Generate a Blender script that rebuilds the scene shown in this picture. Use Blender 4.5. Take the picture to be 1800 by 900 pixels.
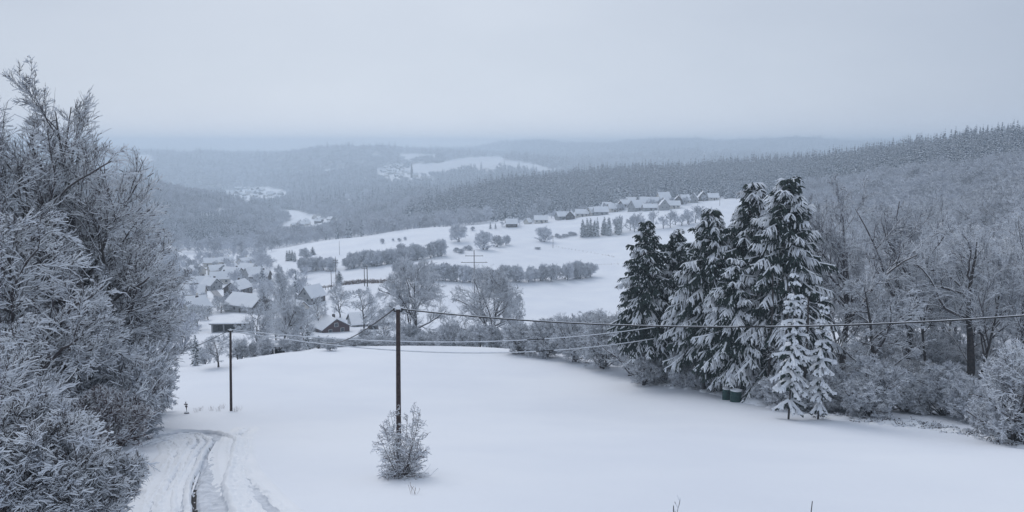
import bpy, math, numpy as np
from mathutils import Vector
rad = math.radians
for o in list(bpy.data.objects): bpy.data.objects.remove(o)
SC = bpy.context.scene
COL = SC.collection
# ------------------------------------------------------------------ camera, sky, sun, exposure
F = 1413.0; PITCH = rad(7.86); CP, SP = math.cos(PITCH), math.sin(PITCH)
cam = bpy.data.objects.new('camera', bpy.data.cameras.new('camera')); COL.objects.link(cam)
cam.data.sensor_width = 36; cam.data.lens = 36 * F / 1800; cam.data.clip_start = .3; cam.data.clip_end = 20000
cam.location = (0, 0, 0); cam.rotation_euler = (rad(90) - PITCH, 0, 0); SC.camera = cam

SUN_EL, SUN_AZ = rad(38), rad(-25)
W = bpy.data.worlds.new('World'); SC.world = W; W.use_nodes = True
nt = W.node_tree; N = nt.nodes; N.clear(); Lk = nt.links.new
out = N.new('ShaderNodeOutputWorld'); bg = N.new('ShaderNodeBackground'); bg.inputs[1].default_value = .1
sky = N.new('ShaderNodeTexSky'); sky.sky_type = 'NISHITA'; sky.sun_disc = False
sky.sun_elevation = SUN_EL; sky.sun_rotation = SUN_AZ
tc = N.new('ShaderNodeTexCoord'); mp = N.new('ShaderNodeMapping'); mp.inputs['Scale'].default_value = (1, 1, 2.6)
nz = N.new('ShaderNodeTexNoise'); nz.inputs['Scale'].default_value = 1.7; nz.inputs['Detail'].default_value = 5; nz.inputs['Roughness'].default_value = .5
Lk(tc.outputs['Generated'], mp.inputs[0]); Lk(mp.outputs[0], nz.inputs['Vector'])
sep = N.new('ShaderNodeSeparateXYZ'); Lk(tc.outputs['Generated'], sep.inputs[0])
def wmath(op, a, b, c=None):
    m = N.new('ShaderNodeMath'); m.operation = op
    for i, v in enumerate((a, b, c)):
        if v is None: continue
        if isinstance(v, (int, float)): m.inputs[i].default_value = v
        else: Lk(v, m.inputs[i])
    return m.outputs[0]
# cloud thickness: thinner (brighter) a little left of straight ahead, thicker to the right
dx = wmath('ADD', sep.outputs['X'], .10)
side = wmath('MULTIPLY', wmath('MULTIPLY', dx, dx), -.55)
val = wmath('ADD', wmath('MULTIPLY_ADD', nz.outputs['Fac'], .42, .36), side)
val = wmath('MULTIPLY_ADD', sep.outputs['Z'], .02, val)
rmp = N.new('ShaderNodeValToRGB'); Lk(val, rmp.inputs[0])
rmp.color_ramp.elements[0].position = .25; rmp.color_ramp.elements[0].color = (.375, .435, .55, 1)
rmp.color_ramp.elements[1].position = .65; rmp.color_ramp.elements[1].color = (.635, .69, .785, 1)
mul = N.new('ShaderNodeVectorMath'); mul.operation = 'SCALE'; mul.inputs['Scale'].default_value = 10.6; Lk(rmp.outputs[0], mul.inputs[0])
low = wmath('MULTIPLY_ADD', wmath('POWER', 2.718, wmath('MULTIPLY', wmath('ABSOLUTE', sep.outputs['Z'], None), -14.)), 2.2, 8.3); Lk(low, mul.inputs['Scale'])
mx = N.new('ShaderNodeMix'); mx.data_type = 'RGBA'; mx.inputs['Factor'].default_value = .93
Lk(sky.outputs[0], mx.inputs[6]); Lk(mul.outputs[0], mx.inputs[7]); Lk(mx.outputs[2], bg.inputs[0]); Lk(bg.outputs[0], out.inputs[0])
sl = bpy.data.lights.new('sun', 'SUN'); sl.energy = 1.0; sl.angle = rad(30); sl.color = (1, .97, .96)
so = bpy.data.objects.new('sun', sl); COL.objects.link(so)
sd = Vector((math.sin(SUN_AZ) * math.cos(SUN_EL), math.cos(SUN_AZ) * math.cos(SUN_EL), math.sin(SUN_EL)))
so.rotation_euler = sd.to_track_quat('Z', 'Y').to_euler()
vs = SC.view_settings; vs.view_transform = 'Standard'; vs.look = 'None'; vs.exposure = .23; vs.gamma = 1
SC.cycles.max_bounces = 7; SC.cycles.diffuse_bounces = 3; SC.cycles.volume_bounces = 4
SC.cycles.use_denoising = True; SC.cycles.transparent_max_bounces = 4
HAZE_D = .00038
HAZE_C = (.76, .885, 1.0)

# ------------------------------------------------------------------ helpers
RS = np.random.RandomState(7)
def tag(o, label=None, cat=None, group=None, kind=None):
    if label: o['label'] = label
    if cat: o['category'] = cat
    if group: o['group'] = group
    if kind: o['kind'] = kind
    return o
def empty(name, loc, rz=0, sc=1):
    o = bpy.data.objects.new(name, None); COL.objects.link(o); o.location = loc; o.rotation_euler = (0, 0, rz)
    o.scale = (sc, sc, sc) if not hasattr(sc, '__len__') else sc
    o.empty_display_size = .5
    return o
def rmesh(name, V, Q, mi=None, mats=(), smooth=False):
    V = np.ascontiguousarray(V, np.float32).reshape(-1, 3); Q = np.ascontiguousarray(Q, np.int32); n, k = Q.shape
    me = bpy.data.meshes.new(name)
    me.vertices.add(len(V)); me.vertices.foreach_set('co', V.ravel())
    me.loops.add(n * k); me.loops.foreach_set('vertex_index', Q.ravel())
    me.polygons.add(n); me.polygons.foreach_set('loop_start', np.arange(0, n * k, k, dtype=np.int32))
    for m in mats: me.materials.append(m)
    if mi is not None: me.polygons.foreach_set('material_index', np.ascontiguousarray(mi, np.int32))
    me.polygons.foreach_set('use_smooth', np.full(n, smooth))
    me.update(calc_edges=True)
    return me
def link(name, me, parent=None, loc=None):
    o = bpy.data.objects.new(name, me); COL.objects.link(o)
    if parent: o.parent = parent
    if loc is not None: o.location = loc
    return o
def copy_tree(o, parent=None):
    c = o.copy(); COL.objects.link(c); c.parent = parent
    for ch in list(o.children): copy_tree(ch, c)
    return c
class MB:
    def __init__(s): s.v = []; s.f = []; s.m = []
    def face(s, pts, mi=0):
        b = len(s.v); s.v += [tuple(p) for p in pts]; s.f.append(tuple(range(b, b + len(pts)))); s.m.append(mi)
    def box(s, c, d, mi=0, top=None, rz=0):
        x, y, z = c; a, b, e = d[0] / 2, d[1] / 2, d[2] / 2; k = len(s.v); cr, sr = math.cos(rz), math.sin(rz)
        for sx, sy, sz in ((-1,-1,-1),(1,-1,-1),(1,1,-1),(-1,1,-1),(-1,-1,1),(1,-1,1),(1,1,1),(-1,1,1)):
            px, py = sx * a, sy * b
            s.v.append((x + px * cr - py * sr, y + px * sr + py * cr, z + sz * e))
        for q in ((3,2,1,0),(4,5,6,7),(0,1,5,4),(1,2,6,5),(2,3,7,6),(3,0,4,7)):
            s.f.append(tuple(k + i for i in q)); s.m.append(top if (top is not None and q == (4,5,6,7)) else mi)
    def tube(s, pts, rads, n=10, mi=0, cap=True, capm=None):
        base = len(s.v); pts = [Vector(p) for p in pts]
        for i, p in enumerate(pts):
            t = (pts[min(i + 1, len(pts) - 1)] - pts[max(i - 1, 0)]).normalized()
            a = t.cross(Vector((0, 0, 1))); a = Vector((1, 0, 0)) if a.length < 1e-3 else a.normalized(); b = t.cross(a)
            for j in range(n):
                w = 2 * math.pi * j / n; s.v.append(tuple(p + a * math.cos(w) * rads[i] + b * math.sin(w) * rads[i]))
        for i in range(len(pts) - 1):
            for j in range(n):
                s.f.append((base + i*n + j, base + (i+1)*n + j, base + (i+1)*n + (j+1) % n, base + i*n + (j+1) % n)); s.m.append(mi)
        if cap:
            s.f.append(tuple(base + j for j in range(n))); s.m.append(mi)
            s.f.append(tuple(base + (len(pts)-1)*n + j for j in reversed(range(n)))); s.m.append(mi if capm is None else capm)
    def dome(s, c, r, h, mi=0, n=14, k=4):
        rings = []
        for i in range(k + 1):
            a = math.pi / 2 * i / k; rr = r * math.cos(a) if i < k else .001; z = c[2] + h * math.sin(a)
            rings.append([(c[0] + rr * math.cos(2*math.pi*j/n), c[1] + rr * math.sin(2*math.pi*j/n), z) for j in range(n)])
        base = len(s.v)
        for R_ in rings: s.v += R_
        for i in range(k):
            for j in range(n):
                s.f.append((base + i*n + j, base + i*n + (j+1) % n, base + (i+1)*n + (j+1) % n, base + (i+1)*n + j)); s.m.append(mi)
        s.f.append(tuple(base + j for j in reversed(range(n)))); s.m.append(mi)
    def mesh(s, name, mats):
        me = bpy.data.meshes.new(name); me.from_pydata(s.v, [], s.f)
        for m in mats: me.materials.append(m)
        me.polygons.foreach_set('material_index', s.m); me.update(); return me
    def build(s, name, mats, parent=None, loc=None):
        return link(name, s.mesh(name, mats if isinstance(mats, (list, tuple)) else [mats]), parent, loc)

# ------------------------------------------------------------------ materials
def mat(name, c, rough=.8, c2=None, scale=3., bump=0., bscale=30., bdist=.02, spec=.3, detail=4., lo=.35, hi=.65, coord='Object'):
    m = bpy.data.materials.new(name); m.use_nodes = True; t = m.node_tree; n = t.nodes; b = n['Principled BSDF']
    b.inputs['Base Color'].default_value = (*c, 1); b.inputs['Roughness'].default_value = rough
    b.inputs['Specular IOR Level'].default_value = spec
    tcn = n.new('ShaderNodeTexCoord')
    if c2 is not None:
        a = n.new('ShaderNodeTexNoise'); a.inputs['Scale'].default_value = scale; a.inputs['Detail'].default_value = detail
        t.links.new(tcn.outputs[coord], a.inputs['Vector'])
        r = n.new('ShaderNodeValToRGB'); r.color_ramp.elements[0].position = lo; r.color_ramp.elements[1].position = hi
        r.color_ramp.elements[0].color = (*c, 1); r.color_ramp.elements[1].color = (*c2, 1)
        t.links.new(a.outputs['Fac'], r.inputs[0]); t.links.new(r.outputs[0], b.inputs['Base Color'])
    if bump:
        a = n.new('ShaderNodeTexNoise'); a.inputs['Scale'].default_value = bscale; a.inputs['Detail'].default_value = 5
        t.links.new(tcn.outputs[coord], a.inputs['Vector'])
        bn = n.new('ShaderNodeBump'); bn.inputs['Strength'].default_value = bump; bn.inputs['Distance'].default_value = bdist
        t.links.new(a.outputs['Fac'], bn.inputs['Height']); t.links.new(bn.outputs[0], b.inputs['Normal'])
    return m
SNOWC = (.80, .835, .875)
M_snow = mat('snow', (.78, .815, .86), .75, (.84, .865, .9), .25, .35, 1.2, .12, .2)
M_packed = mat('packed_snow', (.50, .54, .60), .7, (.66, .70, .76), 2.2, .5, 5., .05, .25)
M_bsnow = mat('branch_snow', (.70, .74, .80), .8, (.84, .87, .9), 1.3, .0)
M_frost = mat('frosted_twig', (.16, .165, .19), .85, (.36, .39, .44), 2.2, .0)
M_hoar = mat('hoar_frosted_twig', (.40, .42, .47), .85, (.60, .63, .70), .9, .0)
M_bark = mat('bark', (.030, .027, .028), .9, (.075, .066, .062), 4., .6, 18., .03)
M_twig = mat('twig_bark', (.045, .038, .040), .9, (.10, .088, .090), 1.4)
M_rtwig = mat('reddish_twig_bark', (.065, .044, .044), .9, (.12, .085, .085), 1.4)
M_need = mat('spruce_needles', (.012, .024, .022), .8, (.030, .050, .042), 1.2)
M_fneed = mat('frosted_needles', (.035, .055, .075), .8, (.11, .145, .20), .25)
M_pole = mat('weathered_pole_wood', (.035, .026, .026), .75, (.075, .055, .052), 8., .4, 40., .01)
M_wire = mat('cable', (.02, .02, .022), .6)
M_wall_w = mat('cream_render', (.52, .50, .46), .85, (.60, .58, .54), 1.5, .2, 60., .005)
M_wall_g = mat('grey_render', (.28, .29, .30), .85, (.36, .37, .38), 1.5, .2, 60., .005)
M_wall_b = mat('brown_timber', (.045, .036, .032), .8, (.085, .066, .058), 6., .3, 40., .01)
M_wall_r = mat('red_brown_timber', (.060, .030, .032), .8, (.095, .042, .042), 5., .3, 40., .01)
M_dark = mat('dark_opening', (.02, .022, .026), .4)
M_glass = mat('window_glass', (.05, .06, .075), .15, spec=.6)
M_frame = mat('window_frame_paint', (.62, .62, .62), .6)
M_chim = mat('chimney_brick', (.05, .042, .042), .9, (.09, .07, .065), 8.)
M_green = mat('green_plastic', (.014, .050, .048), .45, (.022, .066, .060), 5., .2, 20., .01)
M_soil = mat('wet_soil', (.018, .018, .020), .9, (.06, .058, .06), 6., .8, 25., .04)
M_grass = mat('dry_grass', (.13, .085, .065), .9, (.22, .15, .12), 3.)
M_roadm = mat('slushy_asphalt', (.10, .105, .12), .7, (.30, .32, .36), .6, .3, 6., .03)
M_car = mat('dark_car_paint', (.02, .022, .028), .3, spec=.5)
M_rub = mat('tyre_rubber', (.012, .012, .013), .8)

def vary(m, lo, hi):
    t = m.node_tree; n = t.nodes; b = n['Principled BSDF']; src = b.inputs['Base Color'].links[0].from_socket
    oi = n.new('ShaderNodeObjectInfo'); mr = n.new('ShaderNodeMapRange'); mr.inputs['To Min'].default_value = lo; mr.inputs['To Max'].default_value = hi
    v = n.new('ShaderNodeVectorMath'); v.operation = 'SCALE'; t.links.new(oi.outputs['Random'], mr.inputs['Value']); t.links.new(src, v.inputs[0]); t.links.new(mr.outputs[0], v.inputs['Scale']); t.links.new(v.outputs[0], b.inputs['Base Color'])
vary(M_hoar, .55, 1.15); vary(M_fneed, .6, 1.3); vary(M_frost, .75, 1.25)
# ------------------------------------------------------------------ terrain: heights by distance along sight lines
def slope_of(py):
    return np.tan(np.arctan((450. - np.asarray(py, float)) / F) - PITCH)
NEARZ = [(-400, -4.), (-60, -6.5), (0, -8.8), (15, -11.)]
COLS = {
 -900: [(28,900),(45,800),(80,730),(130,640),(200,560),(350,480),(700,400),(1100,330),(1500,300),(2200,290),(4000,268),(7000,262)],
 -100: [(28,900),(42,808),(75,722),(115,650),(170,630),(260,590),(400,530),(600,470),(900,380),(1200,315),(1500,318),(2500,320),(4000,272),(7000,264)],
 200:  [(28,900),(42,808),(75,722),(115,645),(150,640),(220,610),(330,560),(450,515),(600,470),(900,385),(1200,316),(1400,314),(1700,340),(2800,338),(3600,300),(4300,271),(5200,274),(7000,284)],
 330:  [(28,900),(42,808),(75,722),(112,648),(140,648),(200,618),(260,588),(330,548),(420,508),(550,478),(700,445),(1000,395),(1350,338),(1600,352),(2600,354),(3300,330),(3900,288),(4400,273),(5200,276),(7000,284)],
 400:  [(28,900),(42,808),(75,722),(118,630),(145,642),(200,612),(260,582),(330,545),(420,505),(550,478),(700,450),(1000,410),(1350,358),(1600,362),(2100,360),(2600,342),(3100,322),(3800,284),(4400,270),(5200,275),(7000,284)],
 500:  [(28,900),(41,808),(78,718),(130,611),(160,628),(200,612),(260,585),(330,548),(400,510),(480,470),(560,446),(650,434),(900,420),(1300,392),(1800,368),(2600,340),(3200,308),(3900,277),(4400,272),(5200,277),(7000,284)],
 575:  [(28,900),(41,808),(80,715),(138,605),(165,622),(210,606),(260,585),(320,545),(380,508),(460,470),(560,440),(645,421),(700,426),(900,415),(1300,388),(1800,365),(2500,330),(3200,295),(3900,268),(4400,265),(5200,272),(7000,282)],
 700:  [(28,900),(40,808),(80,715),(142,601),(170,620),(220,605),(270,580),(330,530),(390,490),(460,458),(560,428),(645,402),(700,410),(850,400),(1150,372),(1500,362),(2000,345),(2600,306),(3000,293),(3400,280),(3900,273),(4600,272),(5400,276),(7000,278)],
 850:  [(28,900),(40,810),(80,718),(142,604),(175,624),(230,604),(290,570),(350,520),(420,474),(500,440),(570,416),(645,392),(720,392),(800,388),(1150,338),(1400,342),(2000,335),(2700,302),(3100,288),(3500,278),(3900,275),(4600,275),(5600,262),(6200,262),(7000,268)],
 980:  [(28,900),(40,812),(80,725),(135,614),(175,632),(230,606),(280,578),(330,550),(400,500),(470,460),(560,425),(640,395),(700,384),(770,378),(1250,319),(1500,328),(2200,330),(2900,299),(3300,294),(4000,292),(4800,285),(5600,255),(6200,256),(7000,264)],
 1100: [(28,900),(40,814),(75,740),(120,632),(160,648),(230,610),(280,578),(330,545),(400,492),(470,450),(560,414),(640,382),(700,366),(770,358),(1250,312),(1500,318),(2200,325),(3000,305),(3700,276),(4200,285),(5600,251),(6200,252),(7000,262)],
 1250: [(28,900),(40,818),(70,745),(98,663),(130,650),(190,625),(250,580),(320,520),(400,470),(470,430),(560,395),(640,367),(700,353),(770,346),(1250,305),(1500,312),(2200,320),(3000,290),(3700,268),(4300,280),(5600,248),(6200,250),(7000,262)],
 1400: [(28,900),(40,820),(65,755),(82,706),(110,660),(160,600),(220,545),(300,490),(400,440),(500,410),(640,372),(750,348),(1150,296),(1400,302),(2200,310),(4000,280),(5600,250),(6200,252),(7000,262)],
 1550: [(28,900),(40,820),(60,765),(75,727),(110,660),(160,585),(220,515),(290,462),(400,405),(550,350),(700,318),(1000,278),(1200,284),(2200,300),(4000,275),(7000,252)],
 1700: [(28,900),(40,825),(55,780),(68,747),(100,680),(150,580),(210,492),(290,425),(400,365),(550,312),(700,278),(870,257),(1100,268),(2000,280),(7000,255)],
 1850: [(28,900),(40,830),(52,795),(62,768),(90,700),(140,580),(200,480),(290,385),(400,325),(550,280),(680,252),(820,238),(1000,250),(2000,265),(7000,256)],
 2700: [(28,900),(45,800),(65,740),(100,640),(160,540),(240,440),(350,360),(500,290),(700,240),(1000,232),(2000,250),(7000,255)],
}
cpx = np.array(sorted(COLS)); NY = 600
def ycoord(Y): return np.arcsinh(Y / 30.) + 3.29
ygr = np.linspace(0, ycoord(np.array(7000.)), NY)
Ygr = 30. * np.sinh(ygr - 3.29)
TAB = []
for c in cpx:
    pts = COLS[c]; Ys = np.array([a for a, b in NEARZ] + [a for a, b in pts]); 
    ss = np.array([b for a, b in NEARZ] + [a * slope_of(b) for a, b in pts])
    # beyond the first control use slope interpolation in log distance
    z = np.interp(Ygr, Ys, ss)
    far = Ygr > 28
    sl_ = np.interp(np.log(np.maximum(Ygr, 28)), np.log([a for a, b in pts]), [slope_of(b) for a, b in pts])
    z = np.where(far, sl_ * Ygr, z); TAB.append(z)
TAB = np.array(TAB)
PXG = np.linspace(-900, 2700, 241)
T2 = np.array([np.interp(PXG, cpx, TAB[:, j]) for j in range(NY)]).T        # (px, Y)
def smooth(A, ax, s):
    k = np.exp(-.5 * (np.arange(-3 * s, 3 * s + 1) / s) ** 2); k /= k.sum(); n = len(k) // 2
    pad = [(0, 0), (0, 0)]; pad[ax] = (n, n)
    return np.apply_along_axis(lambda v: np.convolve(v, k, 'valid'), ax, np.pad(A, pad, mode='edge'))
# smooth the slopes, not the heights, so the outline on the sky stays put
S2 = np.where(Ygr > 28, T2 / np.maximum(Ygr, 28), 0)
S2s = smooth(smooth(S2, 0, 3), 1, 3)
T2 = np.where(Ygr[None, :] > 60, S2s * Ygr[None, :], smooth(T2, 0, 3))
T3 = smooth(T2, 1, 5); bl = np.clip((75 - Ygr) / 15, 0, 1)[None]; T2 = T3 * bl + T2 * (1 - bl)
def tabz(px, Y):
    a = np.clip((px + 900) / 3600 * 240, 0, 239.999); b = np.clip(ycoord(Y) / ygr[-1] * (NY - 1), 0, NY - 1.001)
    i = a.astype(int); j = b.astype(int); fa = a - i; fb = b - j
    return (T2[i, j]*(1-fa)*(1-fb) + T2[i+1, j]*fa*(1-fb) + T2[i, j+1]*(1-fa)*fb + T2[i+1, j+1]*fa*fb)
def proj(X, Y, Z):
    d = Y * CP - Z * SP; d = np.maximum(d, 1e-3)
    return 900 + F * X / d, 450 - F * (Y * SP + Z * CP) / d
def noise2(X, Y, L, seed=0):
    r = np.random.RandomState(100 + seed); o = 0
    for k in range(7):
        a = r.rand() * 6.28; w = 6.283 / L * (.6 + r.rand() * 1.1); o = o + np.sin((X * math.cos(a) + Y * math.sin(a)) * w + r.rand() * 6.28)
    return o / 7 ** .5 / 1.2
def H(X, Y):
    X = np.asarray(X, float); Y = np.asarray(Y, float); Ye = np.maximum(Y, 22.)
    z = np.zeros_like(X) - .2 * Ye
    for _ in range(4):
        px, _p = proj(X, Ye, z * np.where(Y < 22, 1, 1)); z = tabz(px, Y)
    z = z + np.clip((Y - 750) / 250, 0, 1) * noise2(X, Y, 260, 21) * 4
    z = z + np.clip((Y - 150) / 400, 0, 1) * noise2(X, Y, 90, 1) * .9 + np.clip((Y - 1300) / 1700, 0, 1) * (noise2(X, Y, 420, 2) * 9 + noise2(X, Y, 1300, 12) * 20)
    z = z + np.clip(1 - Y / 200, 0, 1) * (noise2(X, Y, 14, 3) * .06 + noise2(X, Y, 38, 4) * .22)
    return z
def gY(px, Y):                      # ground point in column px at distance Y
    px = float(px); X = np.array((px - 900) / F * Y); Y_ = np.array(float(Y))
    for _ in range(6):
        z = H(X, Y_); X = (px - 900) / F * (Y_ * CP - z * SP)
    return Vector((float(X), float(Y), float(H(X, Y_))))
def gp(px, py, lo=20, hi=6500):     # ground point seen at a pixel, first hit beyond distance lo
    yy = (450 - py) / F; dy = CP + yy * SP; u = (px - 900) / F / dy; s = (-SP + yy * CP) / dy
    Y = np.exp(np.linspace(math.log(lo), math.log(hi), 4000)); d = H(u * Y, Y) - s * Y
    k = np.argmax(d > 0) if (d > 0).any() else int(np.argmax(d - (Y > hi)))
    return Vector((u * Y[k], float(Y[k]), float(s * Y[k] if (d > 0).any() else H(u * Y[k], Y[k]))))
def hgt(py_top, p):                 # height of something standing on p whose top shows at row py_top
    return float(slope_of(py_top) * p.y - p.z)

GX = np.concatenate([np.linspace(-2.6, -.8, 70)[:-1], np.linspace(-.8, .8, 480), np.linspace(.8, 2.6, 70)[1:]])
GYv = np.concatenate([np.linspace(-300, 20, 60)[:-1], np.exp(np.linspace(math.log(20), math.log(6900), 620))])
XX = GX[:, None] * np.maximum(GYv[None, :] + 45, 45); XX = np.where(GYv[None, :] < 0, GX[:, None] * (45 - GYv[None, :] * .6), XX)
YY = np.broadcast_to(GYv[None, :], XX.shape)
ZZ = H(XX, YY)
TRACKS = [([(350, 1010), (346, 950), (340, 900), (340, 870), (347, 840), (357, 812), (371, 790), (376, 775), (362, 764), (335, 762), (300, 767), (262, 776), (215, 790)], (2.9, 2.6)),
          ([(520, 960), (485, 905), (450, 872), (422, 835), (412, 800), (420, 765), (440, 745)], (1.4, 1.4)),
          ([(262, 905), (285, 868), (303, 835), (312, 810), (306, 790), (296, 776), (280, 772)], (1.2, 1.2))]
def centre(line):
    pts = [gp(x, y, 18, 200) for x, y in line]
    P = np.array([[p.x, p.y] for p in pts]); seg = np.r_[0, np.cumsum(np.linalg.norm(np.diff(P, axis=0), axis=1))]
    n = int(seg[-1] / .07); tt = np.linspace(0, seg[-1], n)
    C = np.stack([np.interp(tt, seg, P[:, 0]), np.interp(tt, seg, P[:, 1])], -1)
    k = np.exp(-.5 * (np.arange(-45, 46) / 17.) ** 2); k /= k.sum()
    Cp = np.pad(C, ((45, 45), (0, 0)), mode='reflect', reflect_type='odd'); C = np.stack([np.convolve(Cp[:, i], k, 'valid') for i in (0, 1)], -1)
    T = nrm0(np.gradient(C, axis=0)); return tt, C, np.stack([T[:, 1], -T[:, 0]], -1)
def nrm0(v): return v / np.maximum(np.linalg.norm(v, axis=-1, keepdims=True), 1e-9)
CTR = [centre(l) for l, w in TRACKS]
nm_ = (YY > 15) & (YY < 70) & (np.abs(XX) < 40); vi = np.where(nm_); vx, vy = XX[vi], YY[vi]; sink = np.zeros(len(vx))
for (tt_, C_, N_), (l_, w_) in zip(CTR, TRACKS):      # the snow is pressed down under the tracks
    for a_ in range(0, len(vx), 4000):
        d_ = np.stack([vx[a_:a_ + 4000, None] - C_[None, ::3, 0], vy[a_:a_ + 4000, None] - C_[None, ::3, 1]], -1); dd = (d_ ** 2).sum(-1); k_ = dd.argmin(1)
        sgn = (d_[np.arange(len(k_)), k_] * N_[::3][k_]).sum(-1); dist = np.sqrt(dd.min(1)); lim = np.where(sgn > 0, w_[1], w_[0]) - .95
        lim = np.where(k_ > len(C_[::3]) - 30, -1, lim)
        sink[a_:a_ + 4000] = np.maximum(sink[a_:a_ + 4000], .6 * (dist < lim))
ZZ = ZZ.copy(); ZZ[vi] -= sink
na, nb = XX.shape
idx = np.arange(na * nb).reshape(na, nb)
Q = np.stack([idx[:-1, :-1], idx[1:, :-1], idx[1:, 1:], idx[:-1, 1:]], -1).reshape(-1, 4)
def inpoly(px, py, poly):
    r = np.zeros(px.shape, bool); n = len(poly)
    for i in range(n):
        x1, y1 = poly[i]; x2, y2 = poly[(i + 1) % n]
        c = ((y1 > py) != (y2 > py)) & (px < (x2 - x1) * (py - y1) / (y2 - y1 + 1e-9) + x1); r ^= c
    return r
# open snow fields on the far slopes (outlines given where they lie on the ground)
FIELDS = [([(655,273),(680,273),(678,277),(655,277)],2000), ([(700,270),(772,271),(764,277),(735,281),(722,287),(708,287),(706,278)],2000),
 ([(716,296),(728,288),(775,286),(800,279),(830,276),(880,275),(888,281),(925,285),(965,295),(960,303),(885,294),(868,297),(820,297),(790,303),(770,309),(745,311),(716,310)],2000),
 ([(660,296),(700,290),(716,296),(742,306),(730,318),(690,320),(664,312)],1800),
 ([(232,272),(265,272),(272,278),(262,292),(240,288)],2000), ([(390,336),(470,328),(505,336),(500,352),(440,362),(400,356)],1500),
 ([(490,368),(520,370),(560,380),(575,386),(596,390),(590,402),(560,414),(520,418),(480,412),(500,394),(515,384),(488,378)],900),
 ([(600,352),(640,346),(650,352),(610,360)],900), ([(360,372),(392,368),(400,376),(368,382)],900), ([(940,300),(1000,292),(1010,297),(950,306)],2000), ([(560,300),(600,294),(606,300),(566,307)],2000), ([(1230,268),(1290,263),(1300,268),(1240,273)],3000), ([(678,384),(690,390),(720,394),(722,396),(690,395)],900)]
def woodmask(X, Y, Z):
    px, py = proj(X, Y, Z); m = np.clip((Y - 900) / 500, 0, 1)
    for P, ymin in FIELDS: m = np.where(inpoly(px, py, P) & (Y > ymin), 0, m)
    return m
wm = woodmask(XX, YY, ZZ)
M_ground = mat('snow_ground', (.765, .805, .87), .75, (.825, .86, .91), .06, .3, 1.3, .10, .2)
t = M_ground.node_tree; n = t.nodes; b = n['Principled BSDF']
src = b.inputs['Base Color'].links[0].from_socket
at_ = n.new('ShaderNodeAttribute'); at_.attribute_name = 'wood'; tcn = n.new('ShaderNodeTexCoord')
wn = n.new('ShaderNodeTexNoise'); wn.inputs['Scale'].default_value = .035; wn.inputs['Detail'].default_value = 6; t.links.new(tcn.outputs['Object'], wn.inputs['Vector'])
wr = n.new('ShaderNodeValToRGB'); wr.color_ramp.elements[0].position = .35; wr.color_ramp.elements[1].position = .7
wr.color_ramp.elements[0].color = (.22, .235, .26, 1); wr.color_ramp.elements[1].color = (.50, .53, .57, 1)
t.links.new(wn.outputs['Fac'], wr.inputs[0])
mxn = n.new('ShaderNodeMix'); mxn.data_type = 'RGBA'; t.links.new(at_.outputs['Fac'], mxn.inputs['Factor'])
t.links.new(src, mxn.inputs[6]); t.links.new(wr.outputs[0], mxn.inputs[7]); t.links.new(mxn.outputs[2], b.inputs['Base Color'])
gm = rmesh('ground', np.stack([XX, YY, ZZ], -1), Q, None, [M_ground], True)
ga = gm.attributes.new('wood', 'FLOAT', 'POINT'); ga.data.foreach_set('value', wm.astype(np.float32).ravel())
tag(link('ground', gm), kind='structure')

# ------------------------------------------------------------------ the air: haze
hz = MB()
zlo = float(ZZ.min()) - 1; zhi = 46.
hw = float(np.abs(XX).max()) + 30; y0, y1 = -310., 6930.
hz.box((0, (y0 + y1) / 2, (zlo + zhi) / 2), (2 * hw, y1 - y0, zhi - zlo))
mh = bpy.data.materials.new('haze_air'); mh.use_nodes = True; t = mh.node_tree; t.nodes.clear()
ho = t.nodes.new('ShaderNodeOutputMaterial'); hv = t.nodes.new('ShaderNodeVolumePrincipled')
hv.inputs['Color'].default_value = (*HAZE_C, 1); hv.inputs['Density'].default_value = HAZE_D; hv.inputs['Anisotropy'].default_value = .35
t.links.new(hv.outputs[0], ho.inputs['Volume'])
tag(hz.build('haze', mh), 'thin cold blue haze filling the valley', kind='stuff')

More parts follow.
